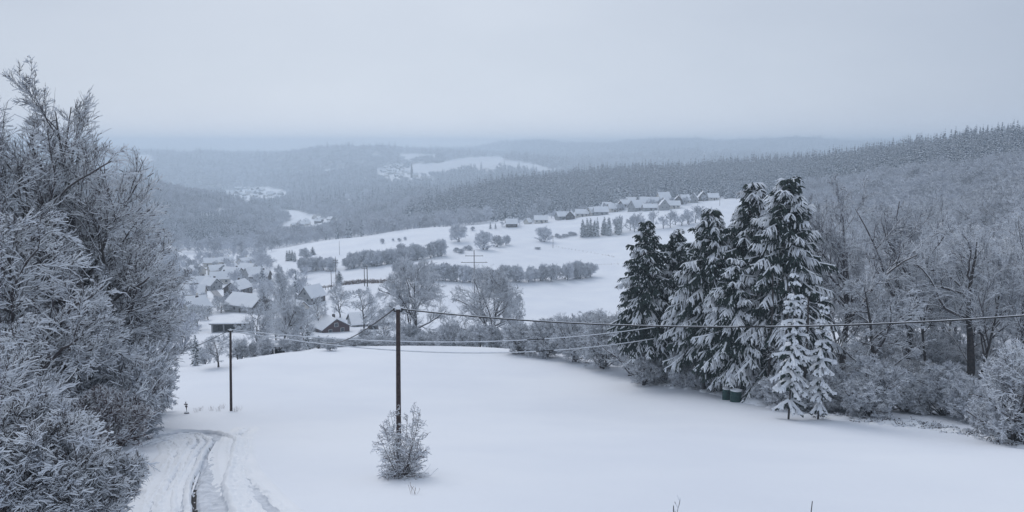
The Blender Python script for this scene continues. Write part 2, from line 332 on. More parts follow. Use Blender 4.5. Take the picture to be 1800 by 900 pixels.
# ------------------------------------------------------------------ branching
def nrm(v): return v / np.maximum(np.linalg.norm(v, axis=-1, keepdims=True), 1e-9)
def child(rs, P, R, L, nper, t0, t1, ang, ratio, K, gn, up, inside=None, rk=.6, rmin=.006, endr=.35, fall=.5, lmin=.15):
    n, k, _ = P.shape; nper = max(1, int(nper)); idx = np.repeat(np.arange(n), nper); M = len(idx)
    tt = t0 + (t1 - t0) * ((np.tile(np.arange(nper), n) + rs.rand(M)) / nper)
    f = tt * (k - 1); j = np.minimum(f.astype(int), k - 2); fr = (f - j)[:, None]
    p = P[idx, j] * (1 - fr) + P[idx, j + 1] * fr; tan = nrm(P[idx, j + 1] - P[idx, j])
    r = R[idx, j] * (1 - fr[:, 0]) + R[idx, j + 1] * fr[:, 0]
    perp = rs.randn(M, 3); perp -= (perp * tan).sum(-1, keepdims=True) * tan; perp = nrm(perp)
    a = rad(ang[0]) + (rad(ang[1]) - rad(ang[0])) * rs.rand(M); a = a[:, None]
    d = nrm(tan * np.cos(a) + perp * np.sin(a) + np.array([0, 0, up]))
    Ln = L[idx] * ratio * (1 - fall * tt) * (.65 + .7 * rs.rand(M)); Ln = np.maximum(Ln, lmin)
    Pn = np.zeros((M, K + 1, 3)); Pn[:, 0] = p
    for s in range(K):
        d = nrm(d + rs.randn(M, 3) * gn + np.array([0, 0, up * .25]))
        Pn[:, s + 1] = Pn[:, s] + d * (Ln / K)[:, None]
    r0 = np.maximum(r * rk, rmin); w = np.linspace(1, endr, K + 1)[None, :]
    Rn = np.maximum(r0[:, None] * w, rmin * .6)
    if inside is not None:
        ok = inside(Pn[:, -1], rs)
        for kk in (.78, .72, .65, .6):          # shorten what reaches beyond the crown's outline
            b_ = ~ok; Pn[b_] = Pn[b_][:, :1] + (Pn[b_] - Pn[b_][:, :1]) * kk; Ln[b_] *= kk; ok[b_] = inside(Pn[b_][:, -1], rs)
        Pn, Rn, Ln = Pn[ok], Rn[ok], Ln[ok]
    return Pn, Rn, Ln
def tubes(P, R, m=4, snow=.02, mb=0, ms=1, rs=None, psnow=1., wide=1.):
    n, k, _ = P.shape
    if n == 0: return np.zeros((0, 3)), np.zeros((0, 4), int), np.zeros(0, int)
    T = np.empty_like(P); T[:, 1:-1] = P[:, 2:] - P[:, :-2]; T[:, 0] = P[:, 1] - P[:, 0]; T[:, -1] = P[:, -1] - P[:, -2]; T = nrm(T)
    S = np.cross(T, np.array([0, 0, 1.])); bad = np.linalg.norm(S, axis=-1) < .15; S[bad] = np.cross(T[bad], np.array([1., .3, 0])); S = nrm(S)
    U = np.cross(S, T)
    hor = np.sqrt(np.clip(1 - T[..., 2] ** 2, 0, 1))
    r = R[..., None]; sn = (snow * np.clip(hor * 1.5 - .45, 0, 1))[..., None]
    if m == 3: ring = [-S*r*wide + U*r*.5, -U*r, S*r*wide + U*r*.5]; sm = [0, 0, 1]
    elif m == 4: ring = [-S*r*wide, -U*r, S*r*wide, U*(r*.8 + sn)]; sm = [0, 0, 1, 1]
    elif m == 5: ring = [-S*r*wide, -U*r, S*r*wide, S*r*.6*wide + U*(r*.7 + sn), -S*r*.6*wide + U*(r*.7 + sn)]; sm = [0, 0, 1, 1, 1]
    else:
        ring = []; sm = []
        for q in range(m):
            a = 2 * math.pi * (q + .5) / m; ca, sa = math.cos(a), math.sin(a)
            ring.append(S*r*ca + U*(r*sa + (sn if sa > .3 else 0))); am = 2 * math.pi * (q + 1) / m; sm.append(1 if math.sin(am) > .45 else 0)
    V = P[:, :, None, :] + np.stack(ring, 2)                                  # n,k,m,3
    b = np.arange(n * k * m).reshape(n, k, m); b2 = np.roll(b, -1, 2)
    Qd = np.stack([b[:, :-1], b2[:, :-1], b2[:, 1:], b[:, 1:]], -1)      # n,k-1,m,4
    hs = (hor[:, :-1] + hor[:, 1:]) / 2 > .42
    if psnow < 1 and rs is not None: hs &= rs.rand(n, k - 1) < psnow
    mi = np.where(np.array(sm)[None, None, :] * hs[:, :, None] > 0, ms, mb)
    return V.reshape(-1, 3), Qd.reshape(-1, 4), mi.ravel()
def joinq(parts):
    V, Qs, Ms, o = [], [], [], 0
    for v, q, m in parts:
        V.append(v); Qs.append(q + o); Ms.append(m); o += len(v)
    return np.concatenate(V), np.concatenate(Qs), np.concatenate(Ms)

def deciduous(seed, h=20., cr=7., ch=None, trunk=.35, fork=.28, n1=11, n2=7, n3=7, n4=6, twig=.012, snow=.025, gn=.16, up=.10,
              a1=(30, 60), low=.22, mats=None, m4=4, multi=1, lean=(0, 0), psnow=1., frost=.0):
    """A bare crown: limbs, boughs, branches and twigs, each carrying snow on its upper side. Base at the origin."""
    rs = np.random.RandomState(seed); mats = mats or [M_twig, M_bsnow, M_frost]
    if len(mats) < 3: mats = list(mats) + [mats[0]]
    zc = h * (low + 1) / 2; rz = h * (1 - low) / 2 * 1.02
    ph = rs.rand(8) * 6.28
    def inside(E, r_):
        q = E / np.array([cr, cr, rz]) - np.array([lean[0] / cr, lean[1] / cr, zc / rz]) * np.array([1, 1, 1])
        az = np.arctan2(q[:, 1], q[:, 0]); el = q[:, 2]
        lim = 1 + .10 * np.sin(3 * az + ph[0] + 2 * el) + .08 * np.sin(5 * az + ph[1] - 4 * el) + .07 * np.sin(9 * el + ph[2] + 2 * az) + .06 * r_.randn(len(E))
        return np.linalg.norm(q, axis=-1) < lim
    K0 = 9; tp = []; tr = []
    for i in range(multi):
        base = np.array([0, 0, -.4]) + (rs.randn(3) * np.array([.25, .25, 0]) * (multi > 1) * cr * .12)
        dd = np.array([lean[0] / h, lean[1] / h, 1.]) + rs.randn(3) * np.array([1, 1, 0]) * (.05 if multi == 1 else min(.26, .7 * cr / h)); P = [base]
        ln = h * (.88 if multi == 1 else .74 + .22 * rs.rand())
        for k in range(K0):
            dd = dd + rs.randn(3) * np.array([1, 1, .0]) * .07; dd = dd / np.linalg.norm(dd); P.append(P[-1] + dd * ln / K0)
        tp.append(P); tr.append(trunk * (np.linspace(1, .0, K0 + 1) ** .85 * .93 + .07) * (1.25 - .25 * np.minimum(np.arange(K0 + 1), 1)))
    P0 = np.array(tp); R0 = np.array(tr); L0 = np.full(multi, h * .8)
    P1, R1, L1 = child(rs, P0, R0, L0, n1, fork, .98, a1, (.85 if multi == 1 else .6) * (cr / (h * .36)) ** .7, 7, gn * .8, up, inside, .62, .02, .3, .35)
    P2, R2, L2 = child(rs, P1, R1, L1, n2, .18, 1., (25, 60), .50, 5, gn, up * .8, inside, .6, .014, .35, .35)
    P3, R3, L3 = child(rs, P2, R2, L2, n3, .12, 1., (18, 52), .55, 4, gn * .9, up * .6, inside, .6, twig, .5, .3)
    parts = [tubes(P1, R1, 6, snow * 1.6, 0, 1, rs, 1.), tubes(P2, R2, 5, snow * 1.3, 0, 1, rs, psnow), tubes(P3, R3, 4, snow, 0, 1, rs, psnow)]
    if n4:
        P4, R4, L4 = child(rs, P3, R3, L3, n4, .1, 1., (16, 50), .65, 3, gn * .8, up * .5, inside, .7, twig, .6, .3, .3)
        parts.append(tubes(P4, R4, m4, snow, 2, 1, rs, psnow, 1.2))
    v, q, m = joinq(parts)
    crown = rmesh('crown', v, q, m, mats)
    v, q, m = tubes(P0, R0, 9, 0.0, 0, 1); m[:] = 0
    tm = rmesh('trunk', v, q, m, [M_bark], True)
    return tm, crown
def spruce(seed, h=22., r=3.2, base=.12, whorls=34, nb=7, K=6, nt_=9, trunk=.24, snow=.07, psnow=.72, m=4, nr=.085, droop=.5, mats=None, ragged=.28, fat=1., trad=True, power=.78):
    rs = np.random.RandomState(seed); mats = mats or [M_need, M_bsnow]
    P = []; L = []; D = []
    for i in range(whorls):
        f = (i + rs.rand() * .7) / whorls; z = h * (base + (1.0 - base) * f ** .93)
        n = max(3, int(nb * (1 - f * .45)))
        for j in range(n):
            az = 6.283 * (j + rs.rand() * .8) / n + i * 1.7
            l = r * max(.06, (1 - f)) ** power * (1 - ragged + ragged * 1.6 * rs.rand()) * (.75 + .25 * min(1, f * 5))
            e = rad(-22 + 48 * f + rs.randn() * 7); P.append((0, 0, z + rs.randn() * .12)); L.append(l); D.append((math.cos(az) * math.cos(e), math.sin(az) * math.cos(e), math.sin(e)))
    P = np.array(P); L = np.array(L); D = np.array(D); n = len(L)
    Pn = np.zeros((n, K + 1, 3)); Pn[:, 0] = P; d = D.copy()
    for s in range(K):
        g = -droop * .32 if s < K * .6 else droop * .18
        d = nrm(d + np.array([0, 0, g]) * (L / r)[:, None] + rs.randn(n, 3) * .06); Pn[:, s + 1] = Pn[:, s] + d * (L / K)[:, None]
    Rn = nr * 1.5 * fat * np.linspace(1.0, .55, K + 1)[None] * np.clip(L / r + .45, .5, 1.1)[:, None]
    parts = [tubes(Pn, Rn, m, snow, 0, 1, rs, min(1, psnow + .15), 1.3)]
    if nt_:
        idx = np.repeat(np.arange(n), nt_ * 2); M = len(idx)
        keep = rs.rand(M) < np.clip(L[idx] / r * 1.3 + .25, 0, 1); idx = idx[keep]; M = len(idx)
        tt = .12 + .88 * rs.rand(M); f = tt * K; j = np.minimum(f.astype(int), K - 1); fr = (f - j)[:, None]
        p = Pn[idx, j] * (1 - fr) + Pn[idx, j + 1] * fr; tan = nrm(Pn[idx, j + 1] - Pn[idx, j])
        sd_ = nrm(np.cross(tan, np.array([0, 0, 1.]))) * np.where(rs.rand(M) < .5, 1, -1)[:, None]
        d = nrm(tan * .65 + sd_ * (.5 + .6 * rs.rand(M, 1)) + np.array([0, 0, -.25]) + rs.randn(M, 3) * .12)
        l = (.22 * r * .45 + .32 * L[idx] * (1 - tt)) * (.7 + .6 * rs.rand(M))
        Pt = np.zeros((M, 4, 3)); Pt[:, 0] = p
        for s in range(3):
            d = nrm(d + np.array([0, 0, -droop * .62]) + rs.randn(M, 3) * .08); Pt[:, s + 1] = Pt[:, s] + d * (l / 3)[:, None]
        Rt = nr * fat * np.array([.8, 1.05, .9, .3])[None] * (.75 + .5 * rs.rand(M, 1))
        # snow lies in clumps: whole boughs are loaded or bare
        load = (rs.rand(n)[idx] < psnow) & (tt > .34 + .2 * rs.rand(M))
        a, b_ = Pt[load], Rt[load]; parts.append(tubes(a, b_, m, snow, 0, 1, rs, .97, 1.15))
        a, b_ = Pt[~load], Rt[~load]; parts.append(tubes(a, b_, m, snow * .4, 0, 1, rs, .12, 1.15))
    v, q, mi = joinq(parts); cm = rmesh('crown', v, q, mi, mats)
    tz = np.linspace(-.4, h * .985, 9); P0 = np.stack([np.zeros(9) + .05 * np.sin(tz * .3), np.zeros(9), tz], -1)[None]
    v, q, mi = tubes(P0, (trunk * np.linspace(1.1, .08, 9))[None], 8, 0); mi[:] = 0
    return rmesh('trunk', v, q, mi, [M_bark], True), cm

def stand(name, tm_cm, p, label, cat, group=None, rz=0., sc=1., parts=('trunk', 'crown')):
    e = empty(name, p, rz, sc); tag(e, label, cat, group)
    link(parts[0], tm_cm[0], e); link(parts[1], tm_cm[1], e)
    return e

# ------------------------------------------------------------------ the track at the lower left
def track(name, ti, prof, hw, label_mats, ymin=24, seed=1, fade_end=True):
    rs = np.random.RandomState(seed); tt, C, Nn = CTR[ti]
    s = np.arange(-hw[0], hw[1] + .01, .05); X = C[:, None, 0] + Nn[:, None, 0] * s; Y = C[:, None, 1] + Nn[:, None, 1] * s
    Z = H(X, Y); along = tt[:, None] + 0 * s[None]; S = 0 * along + s[None]
    wob = .05 * np.sin(along * .55) + .015 * np.sin(along * 2.3 + 1)
    dz = 1.25 * np.interp(S + wob, [a for a, b in prof], [b for a, b in prof])
    rough = rs.randn(*dz.shape); rough = smooth(smooth(rough, 0, 2), 1, 1)
    dz = dz + rough * .10 * (np.abs(dz) > .015) + rough * .015
    env = np.clip(np.minimum(S + hw[0], hw[1] - S) / .5, 0, 1)
    if fade_end: env = env * np.clip((tt[-1] - along) / 3, 0, 1)
    Z = Z + .05 * env + dz * env - .10 * (1 - env)
    a, b_ = Z.shape; ix = np.arange(a * b_).reshape(a, b_)
    q = np.stack([ix[:-1, :-1], ix[:-1, 1:], ix[1:, 1:], ix[1:, :-1]], -1).reshape(-1, 4)
    sc_, ac = (S + wob)[:-1, :-1].ravel(), along[:-1, :-1].ravel()
    soil = np.zeros(len(q), int)
    if label_mats == 2:
        g = smooth(smooth(rs.randn(*dz.shape), 0, 3), 1, 1)[:-1, :-1].ravel()
        amt = np.interp(ac, [0, 7, 9.5, 12, 15, 18], [-.6, -.3, .25, .3, .15, -.6])
        soil = ((np.abs(sc_ + .02) < .10) & (g < amt * .5 - .03)).astype(int)
    dzf = smooth(dz, 0, 2)[:-1, :-1].ravel(); soil = np.where((soil == 0) & (dzf < -.035) & (env[:-1, :-1].ravel() > .6), 2, soil)
    return link(name, rmesh(name, np.stack([X, Y, Z], -1), q, soil, [M_snow, M_soil, M_packed], True))
PROF = [(-3, 0), (-2.1, 0), (-1.85, .02), (-1.62, -.05), (-1.4, .03), (-1.22, .05), (-1.02, -.11), (-.84, .04), (-.70, .05), (-.52, -.10), (-.34, .05), (-.16, .11),
        (-.04, -.22), (.10, -.20), (.2, -.10), (.5, -.07), (.8, -.10), (1.1, -.08), (1.28, .10), (1.42, .17), (1.62, .10), (2., .03), (2.6, 0)]
tag(track('track', 0, PROF, (2.9, 2.6), 2), kind='structure')
P2_ = [(-1.4, 0), (-.6, 0), (-.34, .04), (-.1, -.07), (.1, -.07), (.34, .04), (.6, 0), (1.4, 0)]
tag(track('wheel_rut_path', 1, P2_, (1.4, 1.4), 0, seed=5), kind='structure')
tag(track('footprint_path', 2, [(a_ * .7, b_ * .8) for a_, b_ in P2_], (1.2, 1.2), 0, seed=6), kind='structure')

# ------------------------------------------------------------------ near beeches on the left
DK = [M_twig, M_bsnow]
def big(name, px, Y, top, crpx, seed, label, group=None, dens=(12, 8, 8, 7), base_dy=0, **kw):
    kw.setdefault('mats', [M_twig, M_bsnow, M_twig if px < 400 else M_frost]); kw.setdefault('psnow', (.92 if px < 400 else .93))
    p = gY(px, Y); h = hgt(top, p); cr = crpx * Y / F * 1.02
    a = dict(h=h, cr=cr, n1=dens[0], n2=dens[1], n3=dens[2], n4=dens[3], trunk=.016 * h + .04); a.update(kw)
    return stand(name, deciduous(seed, **a), p, label, 'tree', group)
big('beech_tree', 130, 58, 146, 168, 11, 'tall bare beech against the sky at the left, crown reaching toward the valley', dens=(13, 8, 8, 6), multi=3, twig=.010, snow=.036, low=.06, fork=.2, up=.17, a1=(20, 50), gn=.12, trunk=.42)
big('beech_tree', 5, 57, 118, 150, 12, 'bare beech at the left edge with the highest twigs of the wood', dens=(15, 9, 8, 7), multi=2, twig=.010, snow=.036, low=.1, up=.15, a1=(20, 50), fork=.25, gn=.13)
big('beech_tree', 235, 66, 395, 118, 13, 'dense snowy beech on the meadow side of the left wood, below the tall beech', dens=(16, 9, 8, 6), twig=.014, snow=.03, low=.04, fork=.12)
big('beech_tree', 262, 74, 470, 92, 14, 'small rounded beech at the end of the left wood nearest the village', dens=(14, 8, 7, 6), twig=.015, snow=.03, low=.02, fork=.1)
big('beech_tree', 40, 43, 365, 165, 15, 'broad beech with thick white snow on its boughs in the lower left of the wood', dens=(18, 9, 8, 7), twig=.012, snow=.045, low=.06, fork=.12, gn=.2)
big('beech_tree', 150, 47, 520, 130, 16, 'low spreading beech with drooping snowy branches above the track', dens=(18, 9, 8, 6), twig=.012, snow=.04, low=.02, fork=.08, gn=.2)
big('beech_tree', 20, 33, 590, 190, 17, 'nearest beech at the lower left corner with heavy snow on close branches', dens=(18, 9, 8, 7), twig=.010, snow=.04, low=.02, fork=.08, gn=.22)
big('beech_tree', -150, 50, 160, 190, 18, 'bare beech mostly beyond the left edge of the view', dens=(14, 8, 7, 6), twig=.014, snow=.035, low=.1)
for px, Y, top, cr, sd_, lb in ((172, 39, 690, 95, 21, 'snowy thicket of thin stems beside the hairpin of the track'), (110, 31, 760, 110, 22, 'dark twiggy bush at the bottom edge below the left wood'),
        (232, 52, 640, 62, 23, 'upright bare bush where the left wood meets the track'), (215, 33, 850, 50, 24, 'thin bush with bare shoots at the very bottom beside the left ruts'),
        (262, 62, 650, 55, 25, 'bare bush at the meadow edge of the left wood under the rounded beech')):
    big('bare_bush', px, Y, top, cr, sd_, lb, 'bushes along the left wood', dens=(10, 7, 6, 5), twig=.008, snow=.02, low=.0, fork=.05, multi=6, up=.2, mats=[M_rtwig, M_bsnow], psnow=.75)

big('beech_tree', 40, 25, 720, 190, 19, 'close low crown at the bottom left corner, under the heavy snow branches', dens=(16, 9, 8, 6), twig=.008, snow=.03, low=.0, fork=.05, multi=3, gn=.22)
big('beech_tree', 150, 25.5, 800, 110, 20, 'small twiggy crown at the bottom edge left of the left ruts', dens=(12, 8, 7, 5), twig=.007, snow=.02, low=.0, fork=.05, multi=4, gn=.2)
big('beech_tree', 205, 61, 268, 135, 27, 'mid-height beech filling the wood between the tall beech and the valley', dens=(16, 9, 8, 7), multi=2, twig=.010, snow=.036, low=.04, fork=.12, gn=.18)

# ------------------------------------------------------------------ right-hand wood: bare trees, oak, bushes
big('deciduous_tree', 1482, 92, 322, 115, 31, 'tall bare tree right of the large spruces with an open fan of dark limbs', dens=(14, 8, 7, 7), twig=.016, snow=.022, low=.2, a1=(20, 45), psnow=.8, fork=.3)
big('deciduous_tree', 1588, 96, 330, 105, 32, 'bare tree with upright limbs between the fan-shaped tree and the oak', dens=(14, 8, 7, 7), twig=.016, snow=.022, low=.2, a1=(20, 45), psnow=.8, fork=.3)
big('deciduous_tree', 1540, 82, 452, 88, 33, 'lower bare tree with level snowy branches standing before the tall bare pair', dens=(12, 8, 7, 6), twig=.013, snow=.03, low=.1, fork=.2, a1=(50, 80), up=.02)
big('oak_tree', 1696, 86, 372, 112, 34, 'gnarled oak with a thick dark trunk and wide snowy boughs at the right', dens=(11, 8, 8, 7), twig=.014, snow=.035, low=.3, trunk=.5, gn=.27, a1=(45, 80), up=.04, fork=.42)
big('deciduous_tree', 1790, 100, 380, 100, 35, 'bare crown at the right edge behind the oak', dens=(13, 8, 7, 6), twig=.016, snow=.025, low=.15)
big('deciduous_tree', 1645, 112, 400, 90, 36, 'greyish bare tree half hidden behind the oak', dens=(13, 8, 7, 6), twig=.016, snow=.025, low=.1)
big('deciduous_tree', 1430, 108, 372, 85, 37, 'bare tree just behind the tallest spruces', dens=(13, 8, 7, 6), twig=.016, snow=.025, low=.1)
BU = dict(dens=(9, 7, 6, 6), twig=.010, snow=.03, low=-.12, fork=.02, multi=6, up=.04, gn=.2, a1=(30, 85))
for px, Y, top, cr, sd_, lb in ((1525, 72.5, 628, 62, 41, 'snow-covered bush in front of the lower bare tree'), (1788, 58, 600, 78, 42, 'large rounded bush with dense snowy twigs at the right edge'),
        (1590, 76, 655, 50, 43, 'low bush with snowy arching shoots right of the bush under the bare trees'), (1655, 74, 640, 58, 44, 'brushwood at the foot of the oak'),
        (1715, 70, 668, 50, 45, 'thin dark bush between the oak trunk and the rounded edge bush'), (1460, 78, 640, 45, 46, 'thin bush behind the little snowy fir'),
        (1750, 63, 690, 42, 47, 'small bush crouching left of the rounded edge bush'),
        (1165, 101, 560, 60, 51, 'broad frosted bush left of the spruce trunks'), (1110, 107, 532, 55, 52, 'tall pale bush by the dark twin spruces'),
        (1062, 114, 545, 50, 53, 'pale bush at the bend of the hedge before the open field'), (1010, 121, 552, 44, 54, 'rounded frosted bush with a dark core in the hedge'),
        (1135, 99, 600, 40, 55, 'low snowy bush at the meadow edge under the cables'), (1215, 93, 612, 38, 56, 'bush among the left spruce trunks'),
        (1330, 84, 640, 34, 57, 'dark brush behind the green drums'), (1400, 79, 655, 36, 58, 'dark brush under the tall spruce with thin stems'),
        (960, 127, 560, 40, 59, 'frosted bush halfway along the hedge beyond the meadow'), (915, 131, 568, 38, 60, 'low frosted bush right of the second round tree')):
    big('bare_bush', px, Y, top, cr, sd_, lb, 'bushes along the right meadow edge', **{**BU, 'psnow': .92})

# ------------------------------------------------------------------ spruces
SPR = [(1132, 98, 392, 40, 61, .30, 'dark spruce with bare grey-green boughs, leftmost of the stand', .30), (1183, 99, 405, 34, 62, .30, 'slim dark spruce just right of the leftmost one', .34),
       (1240, 91, 370, 52, 63, .60, 'spruce with layered snowy boughs in the middle of the stand', .25), (1308, 90, 322, 58, 64, .62, 'tall spruce with a blunt twin-looking top left of the tallest', .2),
       (1366, 85, 316, 66, 65, .68, 'tallest and broadest spruce, crowned above the ridge line', .14), (1285, 86, 455, 46, 66, .62, 'lower spruce filling the front of the stand above the green drums', .27)]
for px, Y, top, cr, sd_, ps, lb, bs in SPR:
    p = gY(px, Y); h = hgt(top, p)
    stand('spruce_tree', spruce(sd_, h, cr * Y / F * 2.0, base=bs, whorls=int(h * 1.7), nb=9, nt_=24, psnow=ps, snow=.06, power=.72, ragged=.38, nr=.072, droop=.55), p, lb, 'spruce', 'tall spruces in the stand by the meadow')
for px, Y, top, cr, sd_, lb in ((1386, 71, 482, 36, 71, 'young fir thickly plastered with snow in front of the tallest spruce'), (1438, 70.5, 520, 27, 72, 'smallest snow-plastered fir on a thin bare stem at the edge of the stand')):
    p = gY(px, Y); h = hgt(top, p)
    stand('fir_tree', spruce(sd_, h, cr * Y / F * 1.25, base=.12, whorls=15, nb=6, nt_=6, psnow=.97, snow=.15, nr=.10, droop=.45, ragged=.3, trunk=.09, power=.7), p, lb, 'fir', 'young snow-plastered firs')
def bare_stem(px, Y, top, r, seed, label):
    p = gY(px, Y); h = hgt(top, p); rs = np.random.RandomState(seed); z = np.linspace(-.3, h, 9)
    P0 = np.stack([np.cumsum(rs.randn(9) * .05), np.cumsum(rs.randn(9) * .05), z], -1)[None]; R0 = (r * np.linspace(1.1, .5, 9))[None]
    e = empty('spruce_tree', p); tag(e, label, 'spruce', 'bare lower stems inside the spruce stand')
    v, q, m = tubes(P0, R0, 8, 0); m[:] = 0; link('trunk', rmesh('trunk', v, q, m, [M_bark], True), e)
    a = child(rs, P0, R0, np.array([h]), 26, .15, 1, (70, 110), .16, 4, .15, -.1, None, .25, .012, .5, .2)
    b_ = child(rs, a[0], a[1], a[2], 4, .2, 1, (30, 60), .5, 3, .15, -.1, None, .7, .01, .5, .2)
    v, q, m = joinq([tubes(a[0], a[1], 4, .02, 0, 1, rs, .5), tubes(b_[0], b_[1], 4, .02, 0, 1, rs, .5)])
    link('dead_branches', rmesh('dead_branches', v, q, m, [M_twig, M_bsnow]), e)
lbs = ['thin bare stem at the left end of the spruce trunks', 'thin bare stem second from the left in the spruce stand', 'straight dark stem behind the pair of thin ones', 'stem standing just left of the green drums', 'stem rising just behind the green drums',
       'stem close to the right of the green drums', 'bare stem left of the snow-plastered fir', 'bare stem right behind the snow-plastered fir', 'stem between the two snow-plastered firs']
for i, (px, Y, top) in enumerate(((1222, 93, 520), (1236, 90, 500), (1252, 92, 500), (1268, 89, 500), (1292, 88, 480), (1322, 86, 480), (1352, 82, 480), (1378, 80, 500), (1412, 78, 520))):
    bare_stem(px, Y, top, .14, 200 + i, lbs[i])

# snowy tussocks and fallen brush along the meadow edge
def tussock_row():
    rs = np.random.RandomState(5); parts = []
    line = [(1120, 101), (1180, 96.5), (1240, 91), (1300, 85), (1350, 80.5), (1400, 76), (1460, 71.5), (1530, 69.5), (1600, 68), (1660, 65.5), (1720, 62), (1770, 58), (1850, 54)]
    for i in range(420):
        f = rs.rand() * (len(line) - 1); a = int(f); px = line[a][0] * (1 - f + a) + line[a + 1][0] * (f - a); Y = line[a][1] * (1 - f + a) + line[a + 1][1] * (f - a)
        p = gY(px, Y + rs.randn() * .9 + .3); k = rs.randint(5, 14); P = np.zeros((k, 4, 3)); P[:, 0] = np.array(p) + rs.randn(k, 3) * np.array([.25, .25, 0])
        d = nrm(rs.randn(k, 3) * np.array([1, 1, .3]) + np.array([0, 0, .5]))
        for s in range(3): P[:, s + 1] = P[:, s] + d * .22 * rs.rand(k, 1); d = nrm(d + np.array([0, 0, -.35]) + rs.randn(k, 3) * .2)
        parts.append(tubes(P, np.full((k, 4), .02) * np.array([1.2, 1, .8, .4]), 4, .05, 0, 1, rs, .75))
    v, q, m = joinq(parts); tag(link('grass_tussocks', rmesh('grass_tussocks', v, q, m, [M_twig, M_bsnow])), 'snow-covered tussocks and fallen brush along the right meadow edge', 'grass', kind='stuff')
tussock_row()
def mounds(line, n, seed, sz, label):
    rs = np.random.RandomState(seed); V = []; Qs = []; o = 0
    for i in range(n):
        f = rs.rand() * (len(line) - 1); a = int(f); px = line[a][0] * (1 - f + a) + line[a + 1][0] * (f - a); Y = line[a][1] * (1 - f + a) + line[a + 1][1] * (f - a)
        p = np.array(gY(px, Y + rs.randn() * .7)); r = sz * (.4 + rs.rand()); k = 12; rings = []
        for g in range(5):
            ang = math.pi / 2 * g / 4; w = 2 * math.pi * np.arange(k) / k; rr = r * math.cos(ang) * (1 + .18 * np.sin(w * 2 + i) + .12 * np.sin(w * 3 + 2 * i)) + .01
            rings.append(np.stack([p[0] + rr * np.cos(w) * 1.3, p[1] + rr * np.sin(w), np.full(k, p[2] - .12 + r * .5 * math.sin(ang)) + rs.randn(k) * .02], -1))
        V.append(np.concatenate(rings)); b_ = np.arange(5 * k).reshape(5, k); b2 = np.roll(b_, -1, 1)
        Qs.append(np.stack([b_[:-1], b2[:-1], b2[1:], b_[1:]], -1).reshape(-1, 4) + o); o += 5 * k
    tag(link('snow_mounds', rmesh('snow_mounds', np.concatenate(V), np.concatenate(Qs), None, [M_snow], True)), label, 'snow', kind='stuff')
mounds([(1120, 100), (1240, 90), (1300, 84), (1350, 79), (1460, 71), (1600, 67.5), (1720, 61.5), (1850, 53)], 150, 9, .55, 'lumpy drifted snow along the right meadow edge')
mounds([(1325, 83), (1350, 80)], 4, 10, 1.2, 'heaped snow right of the green drums')

# ------------------------------------------------------------------ young tree round the pole
def sapling():
    p = gY(708, 35.5); h = hgt(712, p); rs = np.random.RandomState(4); n = 13
    P = np.zeros((n, 9, 3)); R = np.zeros((n, 9)); L = np.zeros(n)
    for i in range(n):
        az = 6.283 * i / n + rs.rand() * .5; out_ = (.22 + .45 * rs.rand()) if i % 3 else .14; ln = h * (1.0 - .38 * out_ * rs.rand()) * (.72 + .33 * rs.rand())
        d = np.array([math.cos(az) * out_, math.sin(az) * out_, 1.]); P[i, 0] = [math.cos(az) * .15, math.sin(az) * .15, -.1]; d /= np.linalg.norm(d)
        for s in range(8): d = d + rs.randn(3) * .05 + np.array([0, 0, .03]); d /= np.linalg.norm(d); P[i, s + 1] = P[i, s] + d * ln / 8
        R[i] = .022 * np.linspace(1, .25, 9); L[i] = ln
    a = child(rs, P, R, L, 13, .08, .97, (45, 75), .34, 5, .10, .06, None, .5, .007, .5, .72, .2)
    b_ = child(rs, a[0], a[1], a[2], 7, .15, 1, (35, 65), .42, 3, .12, .05, None, .7, .006, .5, .3, .08)
    c = child(rs, b_[0], b_[1], b_[2], 2, .2, 1, (30, 60), .5, 2, .12, .05, None, .8, .005, .5, .3, .05)
    low = np.zeros((60, 5, 3)); d = nrm(rs.randn(60, 3) * np.array([1, 1, .12]) + np.array([0, 0, .42])); low[:, 0] = rs.randn(60, 3) * np.array([.12, .12, 0])
    ll = .5 + .8 * rs.rand(60, 1)
    for s in range(4): low[:, s + 1] = low[:, s] + d * ll / 4; d = nrm(d + np.array([0, 0, -.13]) + rs.randn(60, 3) * .1)
    Rl = np.full((60, 5), .012); e1 = child(rs, low, Rl, ll[:, 0], 9, .1, 1, (35, 70), .45, 3, .15, .0, None, .7, .006, .5, .3, .08)
    e = empty('young_tree', p); tag(e, 'snowy many-stemmed young tree growing around the foot of the tall wooden pole', 'tree')
    v, q, m = joinq([tubes(P, R, 6, .01, 0, 1, rs, .5)]); link('trunk', rmesh('trunk', v, q, m, [M_twig, M_bsnow]), e)
    v, q, m = joinq([tubes(a[0], a[1], 4, .026, 0, 1, rs, .9), tubes(b_[0], b_[1], 4, .02, 0, 1, rs, .9), tubes(c[0], c[1], 4, .016, 0, 1, rs, .85), tubes(low, Rl, 4, .03, 0, 1), tubes(e1[0], e1[1], 4, .024, 0, 1, rs, .85)])
    link('crown', rmesh('crown', v, q, m, [M_rtwig, M_bsnow]), e)
sapling()

